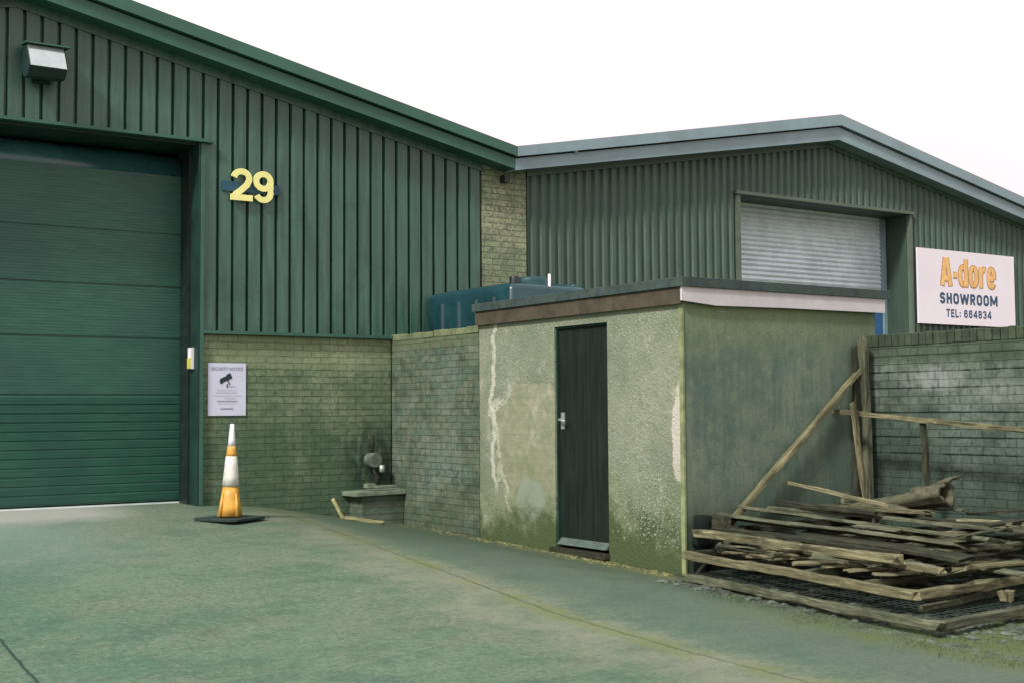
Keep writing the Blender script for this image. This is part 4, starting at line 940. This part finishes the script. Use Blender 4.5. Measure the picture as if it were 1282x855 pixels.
grass('grass', 'thin weeds along the foot of the shed front', gwall, 260, .01, .05, 9)

# ------------------------------------------------------------------ camera
def cam_axes(yaw, pit, rol):
    cy, sy = math.cos(yaw), math.sin(yaw)
    fw = Vector((sy, cy, 0)); rt = Vector((cy, -sy, 0)); up = Vector((0, 0, 1))
    f2 = fw*math.cos(pit)+up*math.sin(pit); u2 = up*math.cos(pit)-fw*math.sin(pit)
    return rt*math.cos(rol)+u2*math.sin(rol), u2*math.cos(rol)-rt*math.sin(rol), f2
r3, u3, f3 = cam_axes(rad(34.158), rad(3.0966), rad(-.4033))
cam = bpy.data.cameras.new('camera'); co = bpy.data.objects.new('camera', cam); C.objects.link(co)
mt = Matrix((r3, u3, -f3)).transposed().to_4x4(); mt.translation = (0, 0, 1.45); co.matrix_world = mt
cam.sensor_width = 36; cam.lens = 36*1619.4/1282; cam.clip_end = 2000; cam.clip_start = .05
S.camera = co

# ------------------------------------------------------------------ light
EL, AZ = 42., 250.     # sun elevation, compass bearing it comes from (deg, from +Y clockwise)
w = bpy.data.worlds.new('World'); S.world = w; w.use_nodes = True; nt = w.node_tree
bg = nt.nodes['Background']
sky = nt.nodes.new('ShaderNodeTexSky'); sky.sky_type = 'NISHITA'; sky.sun_disc = False
sky.sun_elevation = rad(EL); sky.sun_rotation = rad(AZ); sky.air_density = 1.; sky.dust_density = 4.
hs = nt.nodes.new('ShaderNodeHueSaturation'); hs.inputs['Saturation'].default_value = .12; hs.inputs['Value'].default_value = 1.
nt.links.new(sky.outputs[0], hs.inputs['Color'])
mx = nt.nodes.new('ShaderNodeMix'); mx.data_type = 'RGBA'; mx.inputs[0].default_value = .75   # overcast: even white cloud over the clear sky
nt.links.new(hs.outputs[0], mx.inputs[6]); 
wtc = nt.nodes.new('ShaderNodeTexCoord'); wn = nt.nodes.new('ShaderNodeTexNoise'); wn.inputs['Scale'].default_value = 4.5; wn.inputs['Detail'].default_value = 5
wsx = nt.nodes.new('ShaderNodeSeparateXYZ'); wad = nt.nodes.new('ShaderNodeMath'); wad.operation = 'MULTIPLY_ADD'; wad.inputs[1].default_value = .24
wmr = nt.nodes.new('ShaderNodeMapRange'); wmr.interpolation_type = 'SMOOTHSTEP'; wmr.inputs[1].default_value = .28; wmr.inputs[2].default_value = .46
wcl = nt.nodes.new('ShaderNodeMix'); wcl.data_type = 'RGBA'; wcl.inputs[6].default_value = (13., 9.5, 9.75, 1); wcl.inputs[7].default_value = (12.2, 12., 12.1, 1)
nt.links.new(wtc.outputs['Generated'], wn.inputs['Vector']); nt.links.new(wtc.outputs['Generated'], wsx.inputs[0])
nt.links.new(wn.outputs['Fac'], wad.inputs[0]); nt.links.new(wsx.outputs[2], wad.inputs[2]); nt.links.new(wad.outputs[0], wmr.inputs[0])
nt.links.new(wmr.outputs[0], wcl.inputs[0]); nt.links.new(wcl.outputs[2], mx.inputs[7])
nt.links.new(mx.outputs[2], bg.inputs['Color']); bg.inputs['Strength'].default_value = .098
sd = bpy.data.lights.new('sun', 'SUN'); sd.energy = 3.3; sd.angle = rad(7); sd.color = (1, .96, .90)
so = bpy.data.objects.new('sun', sd); C.objects.link(so)
dirv = Vector((math.sin(rad(AZ))*math.cos(rad(EL)), math.cos(rad(AZ))*math.cos(rad(EL)), math.sin(rad(EL))))
so.rotation_euler = dirv.to_track_quat('Z', 'Y').to_euler(); so.location = dirv*50
S.view_settings.view_transform = 'Standard'; S.view_settings.look = 'None'; S.view_settings.gamma = 1; S.view_settings.exposure = .24
for o in bpy.data.objects:
    if '_abs' in o: del o['_abs']
